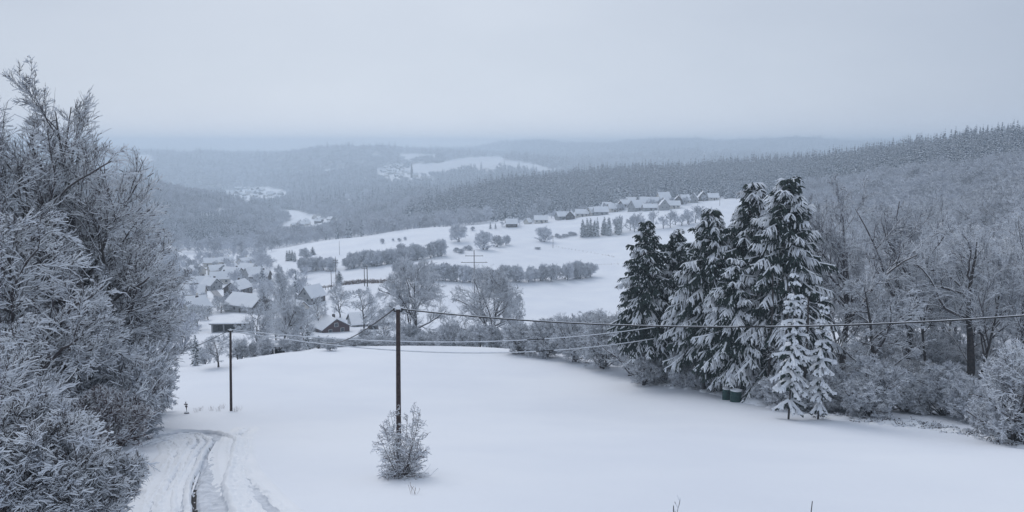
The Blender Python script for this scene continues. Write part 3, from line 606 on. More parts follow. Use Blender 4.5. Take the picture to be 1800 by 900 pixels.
# ------------------------------------------------------------------ wooden poles and cables
def pole(px, Y, top, r, label, ins=True, arms=(), base_py=None, lean=0.):
    p = gY(px, Y); h = hgt(top, p); e = empty('utility_pole', p); tag(e, label, 'utility pole')
    m = MB(); m.tube([(0, 0, -.5), (lean * .5, 0, h * .5), (lean, 0, h)], [r * 1.1, r * .97, r * .82], 14); m.build('pole_shaft', M_pole, e)
    if ins:
        m = MB(); m.dome((lean, 0, h + .002), r * 1.25, r * 1.5, 0); m.build('snow_cap', M_snow, e)
        m = MB(); m.tube([(lean - .22, -.02, h - .12), (lean + .22, -.02, h - .12)], [.03, .03], 8)
        for s in (-.2, .2): m.tube([(lean + s, -.02, h - .12), (lean + s, -.02, h + .06)], [.035, .028], 8)
        m.build('insulator_bracket', M_wire, e)
        
        for s in (-.2, .2): m = MB(); m.dome((lean + s, -.02, h + .06), .06, .06); m.build('insulator_snow', M_snow, e)
    for (z, w) in arms:
        m = MB(); m.box((lean, -r, z), (w, .16, .16), 0, 1)
        for s in (-.45, .45): m.tube([(w * s, -r, z), (w * s, -r, z + .3)], [.06, .04], 6)
        m.build('crossarm', [M_pole, M_snow], e)
    return p + Vector((lean, 0, h - .12))
A = pole(701, 40, 543, .125, 'tall dark wooden pole rising from the young tree in the middle of the meadow', lean=.12)
B = pole(406, 75, 581, .12, 'thinner dark wooden pole on the left of the meadow beyond the track', lean=.33)
def cable(name, a, b_, sag, r, snow, label):
    n = 60; t_ = np.linspace(0, 1, n); P = np.array(a)[None] * (1 - t_[:, None]) + np.array(b_)[None] * t_[:, None]; P[:, 2] -= sag * 4 * t_ * (1 - t_)
    v, q, m = tubes(P[None], np.full((1, n), r), 4 if snow > .05 else 6, snow, 0, 1, np.random.RandomState(3), .93)
    tag(link(name, rmesh(name, v, q, m, [M_wire, M_bsnow])), label, 'cable')
def air(px, py, Y): yy = (450 - py) / F; d = CP + yy * SP; return Vector(((px - 900) / F / d * Y, Y, (-SP + yy * CP) / d * Y))
cable('overhead_cable', A + Vector((.2, 0, .1)), air(2120, 526, 30), 1.0, .028, .022, 'thick black cable running from the near pole to the right edge of the view')
cable('overhead_cable', A + Vector((-.2, 0, .1)), air(563, 600, 110), .9, .028, .025, 'cable dropping left from the near pole toward the red-brown house')
cable('overhead_cable', B + Vector((.2, 0, .15)), air(1330, 540, 100), 2.6, .022, .075, 'upper of the two white snow-coated cables crossing behind the near pole')
cable('overhead_cable', B + Vector((.2, 0, 0)), air(1350, 548, 102), 3.6, .022, .075, 'lower of the two white snow-coated cables crossing behind the near pole')
cable('overhead_cable', B + Vector((-.2, 0, .1)), air(215, 640, 78), .6, .018, .02, 'short cable from the thinner pole into the left wood')
def spole(px, base, top, r, label, arms=(), Y=None):
    p = gp(px, base, 150, 900) if Y is None else gY(px, Y); h = hgt(top, p); e = empty('utility_pole', p); tag(e, label, 'utility pole', 'distant wooden poles in the valley')
    m = MB(); m.tube([(0, 0, -.5), (0, 0, h)], [r, r * .7], 8); m.build('pole_shaft', M_pole, e)
    for (f, w) in arms:
        m = MB(); m.box((0, -r - .05, h * f), (w, .2, .22), 0, 1)
        for s in (-.45, 0, .45): m.tube([(w * s, -r, h * f), (w * s, -r, h * f + .45)], [.07, .05], 6)
        m.build('crossarm', [M_pole, M_snow], e)
spole(834, 520, 440, .22, 'wooden pylon with two crossarms standing over the hedge in the middle distance', ((.9, 7.5), (.78, 11.)), Y=330)
spole(583, 512, 476, .17, 'short pole with a crossbar beside the little snowy spruce', ((.99, 5.),))
spole(591, 505, 451, .15, 'thin tall pole with small arms left of the long hedge', ((.88, 2.5), (.8, 2.5)))
spole(597, 448, 424, .14, 'thin pole alone on the upper snow field')
spole(641, 503, 470, .22, 'left one of the close pair of poles above the brown bank', ((.95, 2.4),))
spole(646, 504, 466, .26, 'right and thicker one of the close pair of poles above the brown bank')
spole(972, 436, 414, .15, 'faint thin pole below the round tree in the open field', ((.9, 2.),))
spole(1158, 372, 352, .15, 'thin pole among the hillside village houses')
spole(1265, 362, 342, .16, 'pole in the snow patch right of the hillside village', ((.95, 3.),))

# post with snow near the left pole
p = gp(328, 727, 40, 150); e = empty('marker_post', p); tag(e, 'short dark post with a crosspiece and snow, standing left of the thinner pole', 'post')
m = MB(); m.tube([(0, 0, -.2), (.02, 0, .62), (-.02, 0, 1.12)], [.055, .05, .04], 8); m.build('post', M_pole, e)
m = MB(); m.box((0, -.03, .93), (.34, .08, .09), 0, 1); m.box((.02, -.03, .72), (.2, .08, .16), 0, 1); m.build('crosspiece', [M_pole, M_snow], e)
m = MB(); m.tube([(0, 0, -.05), (0, 0, .12)], [.26, .20], 9); m.build('stone_footing', M_soil, e)
m = MB(); m.dome((-.02, 0, 1.12), .07, .07); m.dome((0, 0, .12), .22, .08); m.build('snow_cap', M_snow, e)
tr_ = []; rs = np.random.RandomState(44)
for px, py in ((352, 722), (372, 722), (384, 723), (392, 718), (414, 724), (345, 725), (420, 722), (250, 660), (300, 715), (310, 712), (288, 725), (724, 868)):
    p = np.array(gp(px, py, 20, 150)); k = 9; P = np.zeros((k, 4, 3)); P[:, 0] = p + rs.randn(k, 3) * np.array([.12, .12, 0]); d = nrm(rs.randn(k, 3) * np.array([.35, .35, 0]) + np.array([0, 0, 1]))
    for s in range(3): P[:, s + 1] = P[:, s] + d * (.12 + .08 * rs.rand(k, 1)); d = nrm(d + rs.randn(k, 3) * .2)
    tr_.append(tubes(P, np.full((k, 4), .006), 4, .01, 0, 1, rs, .5))
v, q, m = joinq(tr_); tag(link('dry_grass', rmesh('dry_grass', v, q, m, [M_grass, M_bsnow])), 'dry grass stalks poking through the snow', 'grass', kind='stuff')

# green drums by the spruces
def drum(px, Y, r, h, label):
    p = gY(px, Y); e = empty('water_drum', p); tag(e, label, 'drum', 'green drums by the spruces')
    m = MB(); zs = [-.1, .03, .06, h*.33, h*.35, h*.38, h*.64, h*.66, h*.69, h-.05, h]; rr = [1, 1, .98, .98, 1.03, .98, .98, 1.03, .98, .98, 1.04]
    m.tube([(0, 0, z) for z in zs], [r * a for a in rr], 24); m.build('drum_body', M_green, e)
    m = MB(); m.tube([(0, 0, h), (0, 0, h + .05)], [r * 1.06, r * 1.06], 24); m.build('lid', M_green, e)
    m = MB(); m.dome((0, 0, h + .053), r * 1.03, .16, 0, 24, 5); m.build('snow_cap', M_snow, e)
    m = MB(); m.tube([(-.12, -r * .99, h * .8), (-.12, -r * 1.1, h * .8), (.12, -r * 1.1, h * .8), (.12, -r * .99, h * .8)], [.02] * 4, 6); m.build('handle', M_wire, e)
drum(1277, 83.4, .46, 1.15, 'left and smaller dark green drum with a snow cap by the spruces'); drum(1293, 82.0, .60, 1.18, 'right and wider dark green drum with a snow cap by the spruces')

# branch tips rising from below the frame
def tip(px, py, Y, seed, label, spread, n):
    a = air(px, py, Y); g = float(H(a.x, Y)); rs = np.random.RandomState(seed); h = a.z - g; e = empty('young_tree', (a.x - .03, Y, g)); tag(e, label, 'tree')
    z = np.linspace(0, 1, 12); P = np.stack([-.10 * (1 - z) ** 2 * h * .3 + .04 * z * spread, 0 * z, -.2 + z * (h + .2)], -1)[None]; P[0, -1, :] = [0.03, 0, h]
    R = (.035 * (1 - z * .86))[None]; v, q, m = tubes(P, R, 8, .0); m[:] = 0; link('trunk', rmesh('trunk', v, q, m, [M_bark], True), e)
    b_ = child(rs, P, R, np.array([h]), n, .25, .97, (20, 45), .2, 6, .1, -.02 * spread, None, .5, .005, .4, .8, .12)
    c = child(rs, b_[0], b_[1], b_[2], 5, .2, 1, (25, 50), .4, 3, .12, 0, None, .7, .004, .5, .3, .06)
    v, q, m = joinq([tubes(b_[0], b_[1], 5, .008, 0, 1, rs, .8), tubes(c[0], c[1], 5, .008, 0, 1, rs, .8)]); link('crown', rmesh('crown', v, q, m, [M_twig, M_bsnow]), e)
tip(1184, 889, 9, 3, 'snowy twig tops of a young tree at the bottom edge of the view', 1, 26); tip(1428, 881, 9, 6, 'single bare shoot poking up at the bottom edge, right of the snowy twig tops', 0, 9)

# ------------------------------------------------------------------ trees and bushes of the middle distance
PR = {}
def proto(key, fn):                 # prototypes: (trunk mesh, crown mesh, height, crown width)
    PR[key] = fn
def get(key):
    if callable(PR[key]): PR[key] = PR[key]()
    return PR[key]
def P_dec(seed, h, cr, **k):
    def f():
        a = dict(n1=12, n2=7, n3=6, n4=5, twig=.028, snow=.035, low=.12, fork=.2, trunk=.3); a.update(k); t_, c = deciduous(seed, h, cr, **a); return t_, c, h, 2 * cr
    return f
def P_spr(seed, h, r, **k):
    def f(): t_, c = spruce(seed, h, r, **k); return t_, c, h, 2 * r
    return f
GRY = [M_hoar, M_bsnow]
for i in range(4): proto('round%d' % i, P_dec(300 + i, 17, 8.2, low=.02, fork=.14, up=.02, a1=(32, 85), snow=.03, trunk=.38, n1=22, n2=10, n3=9, n4=7, twig=.016))
for i in range(4): proto('mid%d' % i, P_dec(310 + i, 15, 5.5, n1=16, n2=8, n3=7, n4=5, twig=.022, low=.02, fork=.12, up=.04, a1=(30, 80)))
for i in range(3): proto('wood%d' % i, P_dec(380 + i, 16, 4.6, n1=16, n2=7, n3=7, n4=5, twig=.014, snow=.025, low=.12, fork=.22, trunk=.2, up=.12, a1=(25, 60), mats=[M_twig, M_bsnow, M_frost]))
for i in range(3): proto('bush%d' % i, P_dec(320 + i, 6, 3.6, n1=10, n2=7, n3=6, n4=4, twig=.02, low=-.12, fork=.02, multi=5, trunk=.1, up=.04, a1=(30, 85)))
for i in range(3): proto('hedge%d' % i, P_dec(330 + i, 8, 4.4, n1=10, n2=7, n3=6, n4=3, twig=.04, snow=.05, low=-.1, fork=.03, multi=4, trunk=.12, up=.05, a1=(30, 85), mats=GRY))
for i in range(3): proto('far%d' % i, P_dec(340 + i, 12, 5.6, n1=14, n2=8, n3=6, n4=0, twig=.09, snow=.08, low=.0, fork=.1, trunk=.3, mats=GRY, psnow=.7))
for i in range(3): proto('hill%d' % i, P_dec(350 + i, 15, 6.2, n1=11, n2=6, n3=6, n4=4, twig=.035, snow=.04, low=.02, fork=.12, trunk=.3, psnow=.85, up=.04, a1=(30, 75), mats=[M_twig, M_bsnow, M_hoar]))
for i in range(3): proto('fsp%d' % i, P_spr(360 + i, 20, 3.0, base=.02, whorls=17, nb=7, K=3, nt_=0, snow=.13, psnow=.5, m=4, nr=.30, droop=1.0, ragged=.4, power=.9, mats=[M_fneed, M_bsnow]))
for i in range(2): proto('msp%d' % i, P_spr(370 + i, 14, 2.8, base=.02, whorls=20, nb=7, K=4, nt_=3, snow=.12, psnow=.75, m=4, nr=.16, droop=.5, ragged=.3))
def put(name, key, p, h, w, label, cat, group=None, parts=True, rs=np.random.RandomState(17), base=None):
    t_, c, ph, pw = get(key); k = (w / pw, w / pw, h / ph); rz = rs.rand() * 6.28
    if parts:
        e = empty(name, p, rz, k); tag(e, label, cat, group); link('trunk', t_, e); link('crown', c, e); return e
    o = link(name, c, None, p); o.rotation_euler = (0, 0, rz); o.scale = k; return tag(o, label, cat, group)
def mt(name, key, px, Y, top, wpx, label, cat='tree', group=None, parts=True):
    p = gY(px, Y); return put(name, key, p, hgt(top, p), wpx * Y / F, label, cat, group, parts)
for a in (('round0', 737, 182, 458, 138, 'big round bare tree behind the near pole with dark limbs showing through'),
          ('round1', 861, 186, 470, 132, 'second big round bare tree, right of the one behind the near pole'),
          ('round2', 497, 190, 512, 96, 'broad frosted tree behind the crest between the thinner pole and the red-brown house'),
          ('mid0', 452, 176, 530, 66, 'frosted tree left of the broad one near the flat-roofed shed'),
          ('mid1', 536, 205, 538, 52, 'frosted tree directly left of the red-brown house'),
          ('mid2', 640, 262, 500, 62, 'frosted tree behind the small dark shed with snow on top'),
          ('mid3', 598, 300, 496, 48, 'frosted tree between the dark gable and the close pair of poles'),
          ('mid0', 384, 112, 583, 64, 'small round fruit tree on the near meadow left of the thinner pole'),
          ('mid1', 418, 135, 588, 50, 'small pale tree just right of the top of the thinner pole'),
          ('mid2', 678, 196, 540, 62, 'frosted tree touching the left side of the big round one'),
          ('mid3', 793, 170, 556, 42, 'low tree filling the gap between the two big round trees'),
          ('round3', 500, 330, 474, 40, 'tall grey tree between the two slim dark conifers'),
          ('mid1', 472, 300, 490, 40, 'grey tree just right of the house with the broad gable'),
          ('mid2', 905, 196, 508, 50, 'thin-twigged tree sticking out from the right side of the second round one'),
          ('mid3', 560, 262, 520, 36, 'frosted tree behind the chimney of the red-brown house')):
    mt('deciduous_tree', a[0], a[1], a[2], a[3], a[4], a[5])
mt('spruce_tree', 'msp0', 345, 118, 588, 30, 'dark small conifer at the left end of the meadow beside the fruit tree', 'spruce')
mt('spruce_tree', 'msp1', 541, 160, 578, 34, 'little snow-covered spruce at the crest below the red-brown house', 'spruce')
mt('spruce_tree', 'msp0', 596, 400, 476, 25, 'small snowy spruce beside the crossbar pole in the valley', 'spruce')
mt('spruce_tree', 'fsp0', 498, 340, 470, 17, 'slim dark conifer left of the tall grey tree', 'spruce'); mt('spruce_tree', 'fsp1', 521, 345, 472, 15, 'slim dark conifer right of the tall grey tree', 'spruce')
mt('spruce_tree', 'fsp2', 462, 400, 462, 18, 'dark conifer above the house with the broad gable', 'spruce')
rs = np.random.RandomState(31); g = 'brush beyond the crest of the meadow'
for i, px in enumerate(np.linspace(595, 1000, 30)):
    px += rs.randn() * 4; Y = 150 + 22 * rs.rand() - (10 if px > 930 else 0); tp = 590 - rs.rand() * 26 + (8 if px < 700 else 0) + (0 if px < 900 else (px - 900) * .05)
    mt('bare_bush', 'bush%d' % (i % 3), px, Y, tp, 34 + 18 * rs.rand(), 'frosted bush in the brush line just beyond the crest of the meadow', 'bush', g)
for i, (px, tp, w) in enumerate(((425, 600, 34), (448, 598, 30), (470, 594, 40), (500, 596, 34), (520, 592, 36), (560, 592, 36), (580, 592, 30), (362, 612, 30))):
    mt('bare_bush', 'bush%d' % (i % 3), px, 132 + rs.rand() * 14, tp, w, 'low frosted bush at the left part of the crest, near the thinner pole', 'bush', 'low bushes at the left part of the crest')
def row(line, n, hp, wp, key, name, label, cat, group, jit=4, seed=0):
    rs = np.random.RandomState(seed + 900)
    xs = [a for a, b in line]; ys = [b for a, b in line]
    for i in range(n):
        px = xs[0] + (xs[-1] - xs[0]) * (i + .5) / n + rs.randn() * jit; py = np.interp(px, xs, ys) + rs.randn() * 1.0; p = gp(px, py, 200, 1000)
        hh = (hp[0] + (hp[1] - hp[0]) * rs.rand()) * p.y / F; ww = (wp[0] + (wp[1] - wp[0]) * rs.rand()) * p.y / F
        put(name, key + str(i % (2 if key == 'msp' else 3)), p, hh, ww, label, cat, group, True, rs)
row([(612, 472), (700, 462), (780, 449)], 30, (20, 32), (20, 30), 'hedge', 'hedge_bush', 'frosted bush in the long hedge running across the upper snow field', 'bush', 'long hedge across the upper field', seed=1)
row([(528, 478), (585, 474)], 9, (20, 27), (18, 26), 'hedge', 'hedge_bush', 'frosted bush in the short hedge left of the thin tall pole', 'bush', 'short hedge left of the thin pole', seed=2)
row([(690, 480), (760, 494), (850, 496), (950, 494), (1042, 488)], 46, (22, 34), (20, 30), 'hedge', 'hedge_bush', 'frosted bush in the hedge below the wooden pylon', 'bush', 'hedge below the wooden pylon', seed=3)
row([(798, 445), (832, 439)], 6, (6, 9), (10, 13), 'hedge', 'hedge_bush', 'low bush in the short hedge left of the three field trees', 'bush', 'low hedge by the field trees', 2, seed=4)
row([(976, 419), (1012, 414)], 6, (5, 8), (8, 12), 'hedge', 'hedge_bush', 'low bush between the round field tree and the dark conifer clump', 'bush', 'low hedge by the conifer clump', 2, seed=5)
row([(1018, 417), (1050, 414), (1085, 412)], 18, (20, 36), (13, 18), 'msp', 'spruce_tree', 'small frosted spruce in the clump below the hillside village', 'spruce', 'spruce clump below the village', 3, seed=6)
row([(1080, 410), (1130, 405), (1200, 396), (1250, 388)], 16, (18, 34), (20, 30), 'far', 'garden_tree', 'pale frosted tree in the gardens between village and tall spruces', 'tree', 'garden trees below the village', 5, seed=7)
row([(500, 460), (524, 457)], 4, (16, 20), (10, 14), 'msp', 'spruce_tree', 'dark frosted spruce in the small clump at the left end of the upper field', 'spruce', 'clump at the left end of the upper field', 2, seed=8)
row([(884, 398), (960, 386), (1060, 372), (1150, 366), (1250, 352)], 60, (7, 17), (9, 17), 'far', 'garden_tree', 'little garden tree beside a house of the hillside village', 'tree', 'garden trees of the hillside village', 6, seed=9)
for key, px, py, h, w, lb in (('hedge0', 807, 425, 32, 34, 'compact frosted tree standing in the upper field above the hedge'), ('hedge1', 850, 439, 34, 38, 'largest of the three joined field trees'), ('hedge2', 874, 434, 21, 26, 'middle tree of the three joined field trees'),
        ('hedge0', 889, 431, 19, 18, 'rightmost and smallest of the three joined field trees'), ('hedge1', 956, 425, 27, 34, 'round pale tree alone in the open field'), ('hedge2', 536, 457, 22, 26, 'grey tree between the two dark clumps at the left of the upper field'),
        ('fsp1', 550, 448, 15, 18, 'dark frosted conifer above the short hedge'), ('hedge1', 672, 428, 9, 9, 'little dark orchard tree, first from the left'), ('hedge2', 691, 424, 5, 6, 'tiny orchard tree, second from the left'),
        ('hedge0', 702, 424, 6, 9, 'tiny orchard tree, third from the left'), ('hedge1', 712, 422, 6, 7, 'tiny orchard tree, fourth from the left'), ('hedge2', 831, 405, 7, 10, 'tiny bush at the top of the field right of the compact tree'),
        ('fsp1', 862, 402, 12, 7, 'tiny conifer at the top edge of the field left of the brown barn'), ('fsp2', 871, 402, 11, 6, 'tiny conifer nearest the brown barn'), ('hedge1', 945, 438, 4, 12, 'low scrub patch in the open field under the faint pole')):
    p = gp(px, py, 250, 1000); put('bare_tree' if key[0] != 'f' or key[1] != 's' else 'spruce_tree', key, p, h * p.y / F, w * p.y / F, lb, 'tree' if 'fsp' not in key else 'spruce')

# brown grassy bank, fence posts, line of footprints
def bank(line, n, label, seed, hgt_=.9):
    rs = np.random.RandomState(seed); parts = []
    for i in range(n):
        f = rs.rand() * (len(line) - 1); a = int(f); px = line[a][0] * (1 - f + a) + line[a + 1][0] * (f - a); py = line[a][1] * (1 - f + a) + line[a + 1][1] * (f - a)
        p = np.array(gp(px, py, 250, 900)); k = 8; P = np.zeros((k, 3, 3)); P[:, 0] = p + rs.randn(k, 3) * np.array([.8, 1.2, 0]); d = nrm(rs.randn(k, 3) * np.array([.5, .5, 0]) + np.array([0, 0, 1]))
        for s in range(2): P[:, s + 1] = P[:, s] + d * hgt_ * .5 * (.5 + rs.rand(k, 1)); d = nrm(d + rs.randn(k, 3) * .35)
        parts.append(tubes(P, np.full((k, 3), .07), 4, .03, 0, 1, rs, .35))
    v, q, m = joinq(parts); tag(link('tall_grass', rmesh('tall_grass', v, q, m, [M_grass, M_bsnow])), label, 'grass', kind='stuff')
bank([(608, 500), (640, 497), (690, 497)], 130, 'reddish dry grass on the bank under the pair of poles', 1, 1.5); bank([(522, 508), (560, 507), (590, 503), (608, 500)], 50, 'thin dry grass along the lower edge of the valley field', 2, .9)
for i, px in enumerate((561, 567, 572, 577, 581)):
    p = gp(px, 511 - i * .6, 250, 900); m = MB(); m.tube([(0, 0, -.2), (0, 0, 1.6)], [.12, .10], 6); m.dome((0, 0, 1.6), .13, .12, 1, 6, 2)
    tag(m.build('fence_post', [M_pole, M_snow], None, p), 'snow-capped post in the short fence behind the dark gable', 'post', 'short fence behind the dark gable')
def line_marks(pts, n, r, label, seed):
    rs = np.random.RandomState(seed); m = MB()
    for i in range(n):
        f = (i + .5) / n * (len(pts) - 1); a = int(f); p = gp(pts[a][0] * (1 - f + a) + pts[a + 1][0] * (f - a), pts[a][1] * (1 - f + a) + pts[a + 1][1] * (f - a) + rs.randn() * .3, 250, 900)
        for _ in range(3): q = p + Vector((rs.randn() * .4, rs.randn() * .4, 0)); m.tube([q, q + Vector((rs.randn() * .2, rs.randn() * .2, .35 + .4 * rs.rand()))], [.05, .03], 4)
    tag(m.build('weeds', M_grass), label, 'weeds', kind='stuff')
line_marks([(968, 432), (1010, 440), (1060, 448), (1080, 452)], 22, 0, 'row of stubbly weeds across the open field', 1); line_marks([(1035, 466), (1110, 464)], 12, 0, 'faint weedy line low in the open field', 2)

# ------------------------------------------------------------------ houses
def house(p, L, D, wh, rh, rz, wall, label, group=None, chim=True, win=True, name='house', gable=None, over=.5, cat='house', snow=.3, hip=False, door=True):
    """ridge along local x; the local -y side is an eaves side, -x and +x are gables"""
    e = empty(name, p, rz); tag(e, label, cat, group); m = MB(); a, b_ = L / 2, D / 2
    for x, nx in ((-a, -1), (a, 1)):
        pts = [(x, -b_, -2.5), (x, b_, -2.5), (x, b_, wh), (x, 0, wh + rh), (x, -b_, wh)]; m.face(pts if nx < 0 else pts[::-1], 1 if gable else 0)
    m.face([(-a, -b_, -2.5), (-a, -b_, wh), (a, -b_, wh), (a, -b_, -2.5)][::-1]); m.face([(-a, b_, -2.5), (-a, b_, wh), (a, b_, wh), (a, b_, -2.5)])
    m.build('wall', [wall, gable or wall], e)
    def slab(mb, t0_, t1_, ex, k):
        sl_ = rh / b_; y1 = b_ + ex; z1 = wh + rh - sl_ * y1; xx = a + ex
        for s in (-1, 1):
            c = [(-xx, 0, wh + rh), (xx, 0, wh + rh), (xx, s * y1, z1), (-xx, s * y1, z1)]
            lo = [(x, y, z + t0_) for x, y, z in c]; up = [(x, y, z + t1_) for x, y, z in c]
            if s > 0: up_, lo_ = up, lo[::-1]
            else: up_, lo_ = up[::-1], lo
            mb.face(up_, k); mb.face(lo_, k)
            for i, j in ((1, 2), (2, 3), (3, 0)):
                f_ = [lo[i], lo[j], up[j], up[i]]; mb.face(f_ if s < 0 else f_[::-1], k)
    m = MB(); slab(m, .02, .2, over, 0); rf = m.build('roof', M_wall_b, e)
    m = MB(); slab(m, .203, .2 + snow, over + .08, 0); m.build('roof_snow', M_snow, rf)
    if chim:
        m = MB(); m.box((a * .4, .8, wh + rh + .1), (.9, .7, 1.9)); c = m.build('chimney', M_chim, rf)
    if win:
        def w_(x, y, z, w, h, ax):
            f_ = MB(); g_ = MB()
            if ax == 'y': f_.box((x, y, z), (w + .2, .10, h + .2)); g_.box((x, y + (-.05 if y < 0 else .05), z), (w, .04, h))
            else: f_.box((x, y, z), (.10, w + .2, h + .2)); g_.box((x + (-.05 if x < 0 else .05), y, z), (.04, w, h))
            g_.build('pane', M_glass, f_.build('window', M_frame, e))
        nx_ = max(2, int(L / 3.2))
        for i in range(nx_): w_(-a + L * (i + .5) / nx_, -b_ - .03, wh * .6, 1.2, 1.2, 'y')
        for s in (-1, 1):
            for y in (-b_ * .45, b_ * .45): w_(s * (a + .03), y, wh * .6, 1.1, 1.2, 'x')
            w_(s * (a + .03), 0, wh + rh * .35, 1.2, 1.1, 'x')
        if door:
            m = MB(); m.box((a * .12, -b_ - .03, 1.05), (1.0, .1, 2.1)); m.build('door', M_wall_b, e)
    return e
R90 = rad(90)
p = gp(583, 584, 200, 400) if False else gY(580, 262)
house(gY(578, 262) + Vector((0, 0, -.2)), 11.5, 9.5, 2.3, 2.8, rad(-52), M_wall_r, 'low red-brown house with a snow-white roof and dark chimney behind the crest')
house(gY(650, 282) + Vector((0, 0, -.5)), 14, 10, 1.9, 2.9, rad(22), M_wall_g, 'house with a broad snowy roof right of the red-brown one, half hidden by trees', chim=False)
house(gY(549, 345), 9, 7, 3.4, 4.0, rad(62), M_wall_b, 'dark timber gabled house under trees above the red-brown one', gable=M_wall_g, chim=False)
house(gY(524, 318), 7, 6, 2.4, 2.8, rad(-40), M_wall_w, 'small pale gable peeking from trees left of the dark timber one', chim=False)
house(gY(437, 330), 15, 12, 3.2, 3.8, rad(-25), M_wall_g, 'long white-roofed house with a broad dark gable in the left village', gable=M_wall_b, chim=False)
house(gY(419, 385), 11, 8.5, 4.0, 3.2, rad(75), M_wall_b, 'house with a small dark gable behind the broad-gabled one', chim=True)
house(gY(410, 470), 11, 8, 3.5, 3.2, rad(-20), M_wall_g, 'highest roof of the left village, half brown and half white', chim=True)
house(gY(388, 445), 10, 8, 3.5, 3.2, rad(15), M_wall_w, 'pale house beside the upper end of the village road')
house(gY(338, 375), 12, 9, 3.6, 3.3, rad(10), M_wall_w, 'pale house behind the wood edge, left of the village road, upper one')
house(gY(343, 318), 10, 8, 3.4, 3.5, rad(60), M_wall_w, 'pale steep-roofed house left of the village road, lower one')
house(gY(372, 420), 9, 7, 3.2, 3, rad(-35), M_wall_g, 'small grey house on the bend of the village road')
# flat-roofed garage with open bays
p = gY(410, 262); e = empty('garage', p, rad(4)); tag(e, 'long flat-roofed garage with dark open bays under a thick white roof', 'garage')
m = MB()
for x in (-5.6, -1.9, 1.9, 5.6): m.box((x, -4, 1.1), (.4, .4, 4.2))
m.box((0, 4.2, 1.1), (11.6, .3, 4.2)); m.box((-5.75, 0, 1.1), (.3, 8, 4.2)); m.box((5.75, 0, 1.1), (.3, 8, 4.2)); m.build('wall', M_wall_g, e)
m = MB(); m.box((0, 2.5, 1.1), (11, .2, 4)); m.build('bay_shade_sheet', M_dark, e)  # dark sheet before the back wall stands in for shade inside the bays
m = MB(); m.box((0, 0, 3.32), (12.8, 9.6, .22)); rf = m.build('roof', M_wall_b, e); m = MB(); m.box((0, 0, 3.62), (12.9, 9.7, .36)); m.build('roof_snow', M_snow, rf)
def shed(px, Y, w, d, h, rz, label, wall=M_wall_b):
    p = gY(px, Y); e = empty('shed', p, rz); tag(e, label, 'shed'); m = MB(); m.box((0, 0, h / 2 - .5), (w, d, h + 1)); m.build('wall', wall, e)
    m = MB(); m.box((0, 0, h + .08), (w + .5, d + .5, .14)); rf = m.build('roof', M_wall_b, e)
    m = MB(); k = len(m.v); n_ = 9
    for i in range(n_):
        for j in range(n_):
            u_, v_ = i / (n_ - 1) * 2 - 1, j / (n_ - 1) * 2 - 1; m.v.append((u_ * (w / 2 + .3), v_ * (d / 2 + .3), h + .16 + .38 * (1 - u_ ** 4) * (1 - v_ ** 4)))
    for i in range(n_ - 1):
        for j in range(n_ - 1): m.f.append((i*n_+j, (i+1)*n_+j, (i+1)*n_+j+1, i*n_+j+1)); m.m.append(0)
    m.build('roof_snow', M_snow, rf)
    m = MB(); m.box((0, -d / 2 - .03, h * .42), (w * .4, .06, h * .8)); m.build('door', M_dark, e)
shed(656, 268, 3.4, 2.6, 2.0, rad(15), 'small dark shed under a puffy snow cap right of the red-brown house')
shed(402, 290, 2.2, 2.2, 1.9, 0, 'tiny dark hut with a white top at the end of the village road', M_dark)
shed(472, 134, 1.7, 1.1, 1.0, rad(10), 'low garden box with snow on top at the crest, left one of two'); shed(491, 134, 1.3, 1.0, 1.1, rad(-8), 'garden box with snow on top at the crest, right one of two', M_dark)
# village road
pts = [gp(x, y, 220, 800) for x, y in ((360, 474), (354, 480), (357, 490), (366, 500), (376, 512), (386, 524), (396, 533))]
P = np.array([[q.x, q.y] for q in pts]); tt = np.linspace(0, len(pts) - 1, 120); C = np.stack([np.interp(tt, range(len(pts)), P[:, i]) for i in (0, 1)], -1)
T = nrm(np.gradient(C, axis=0)); Nn = np.stack([-T[:, 1], T[:, 0]], -1); s = np.linspace(-1.6, 1.6, 7); X = C[:, None, 0] + Nn[:, None, 0] * s; Y = C[:, None, 1] + Nn[:, None, 1] * s
ix = np.arange(X.size).reshape(X.shape); q = np.stack([ix[:-1, :-1], ix[:-1, 1:], ix[1:, 1:], ix[1:, :-1]], -1).reshape(-1, 4)
tag(link('road', rmesh('road', np.stack([X, Y, H(X, Y) + .25], -1), q, None, [M_roadm], True)), kind='structure')

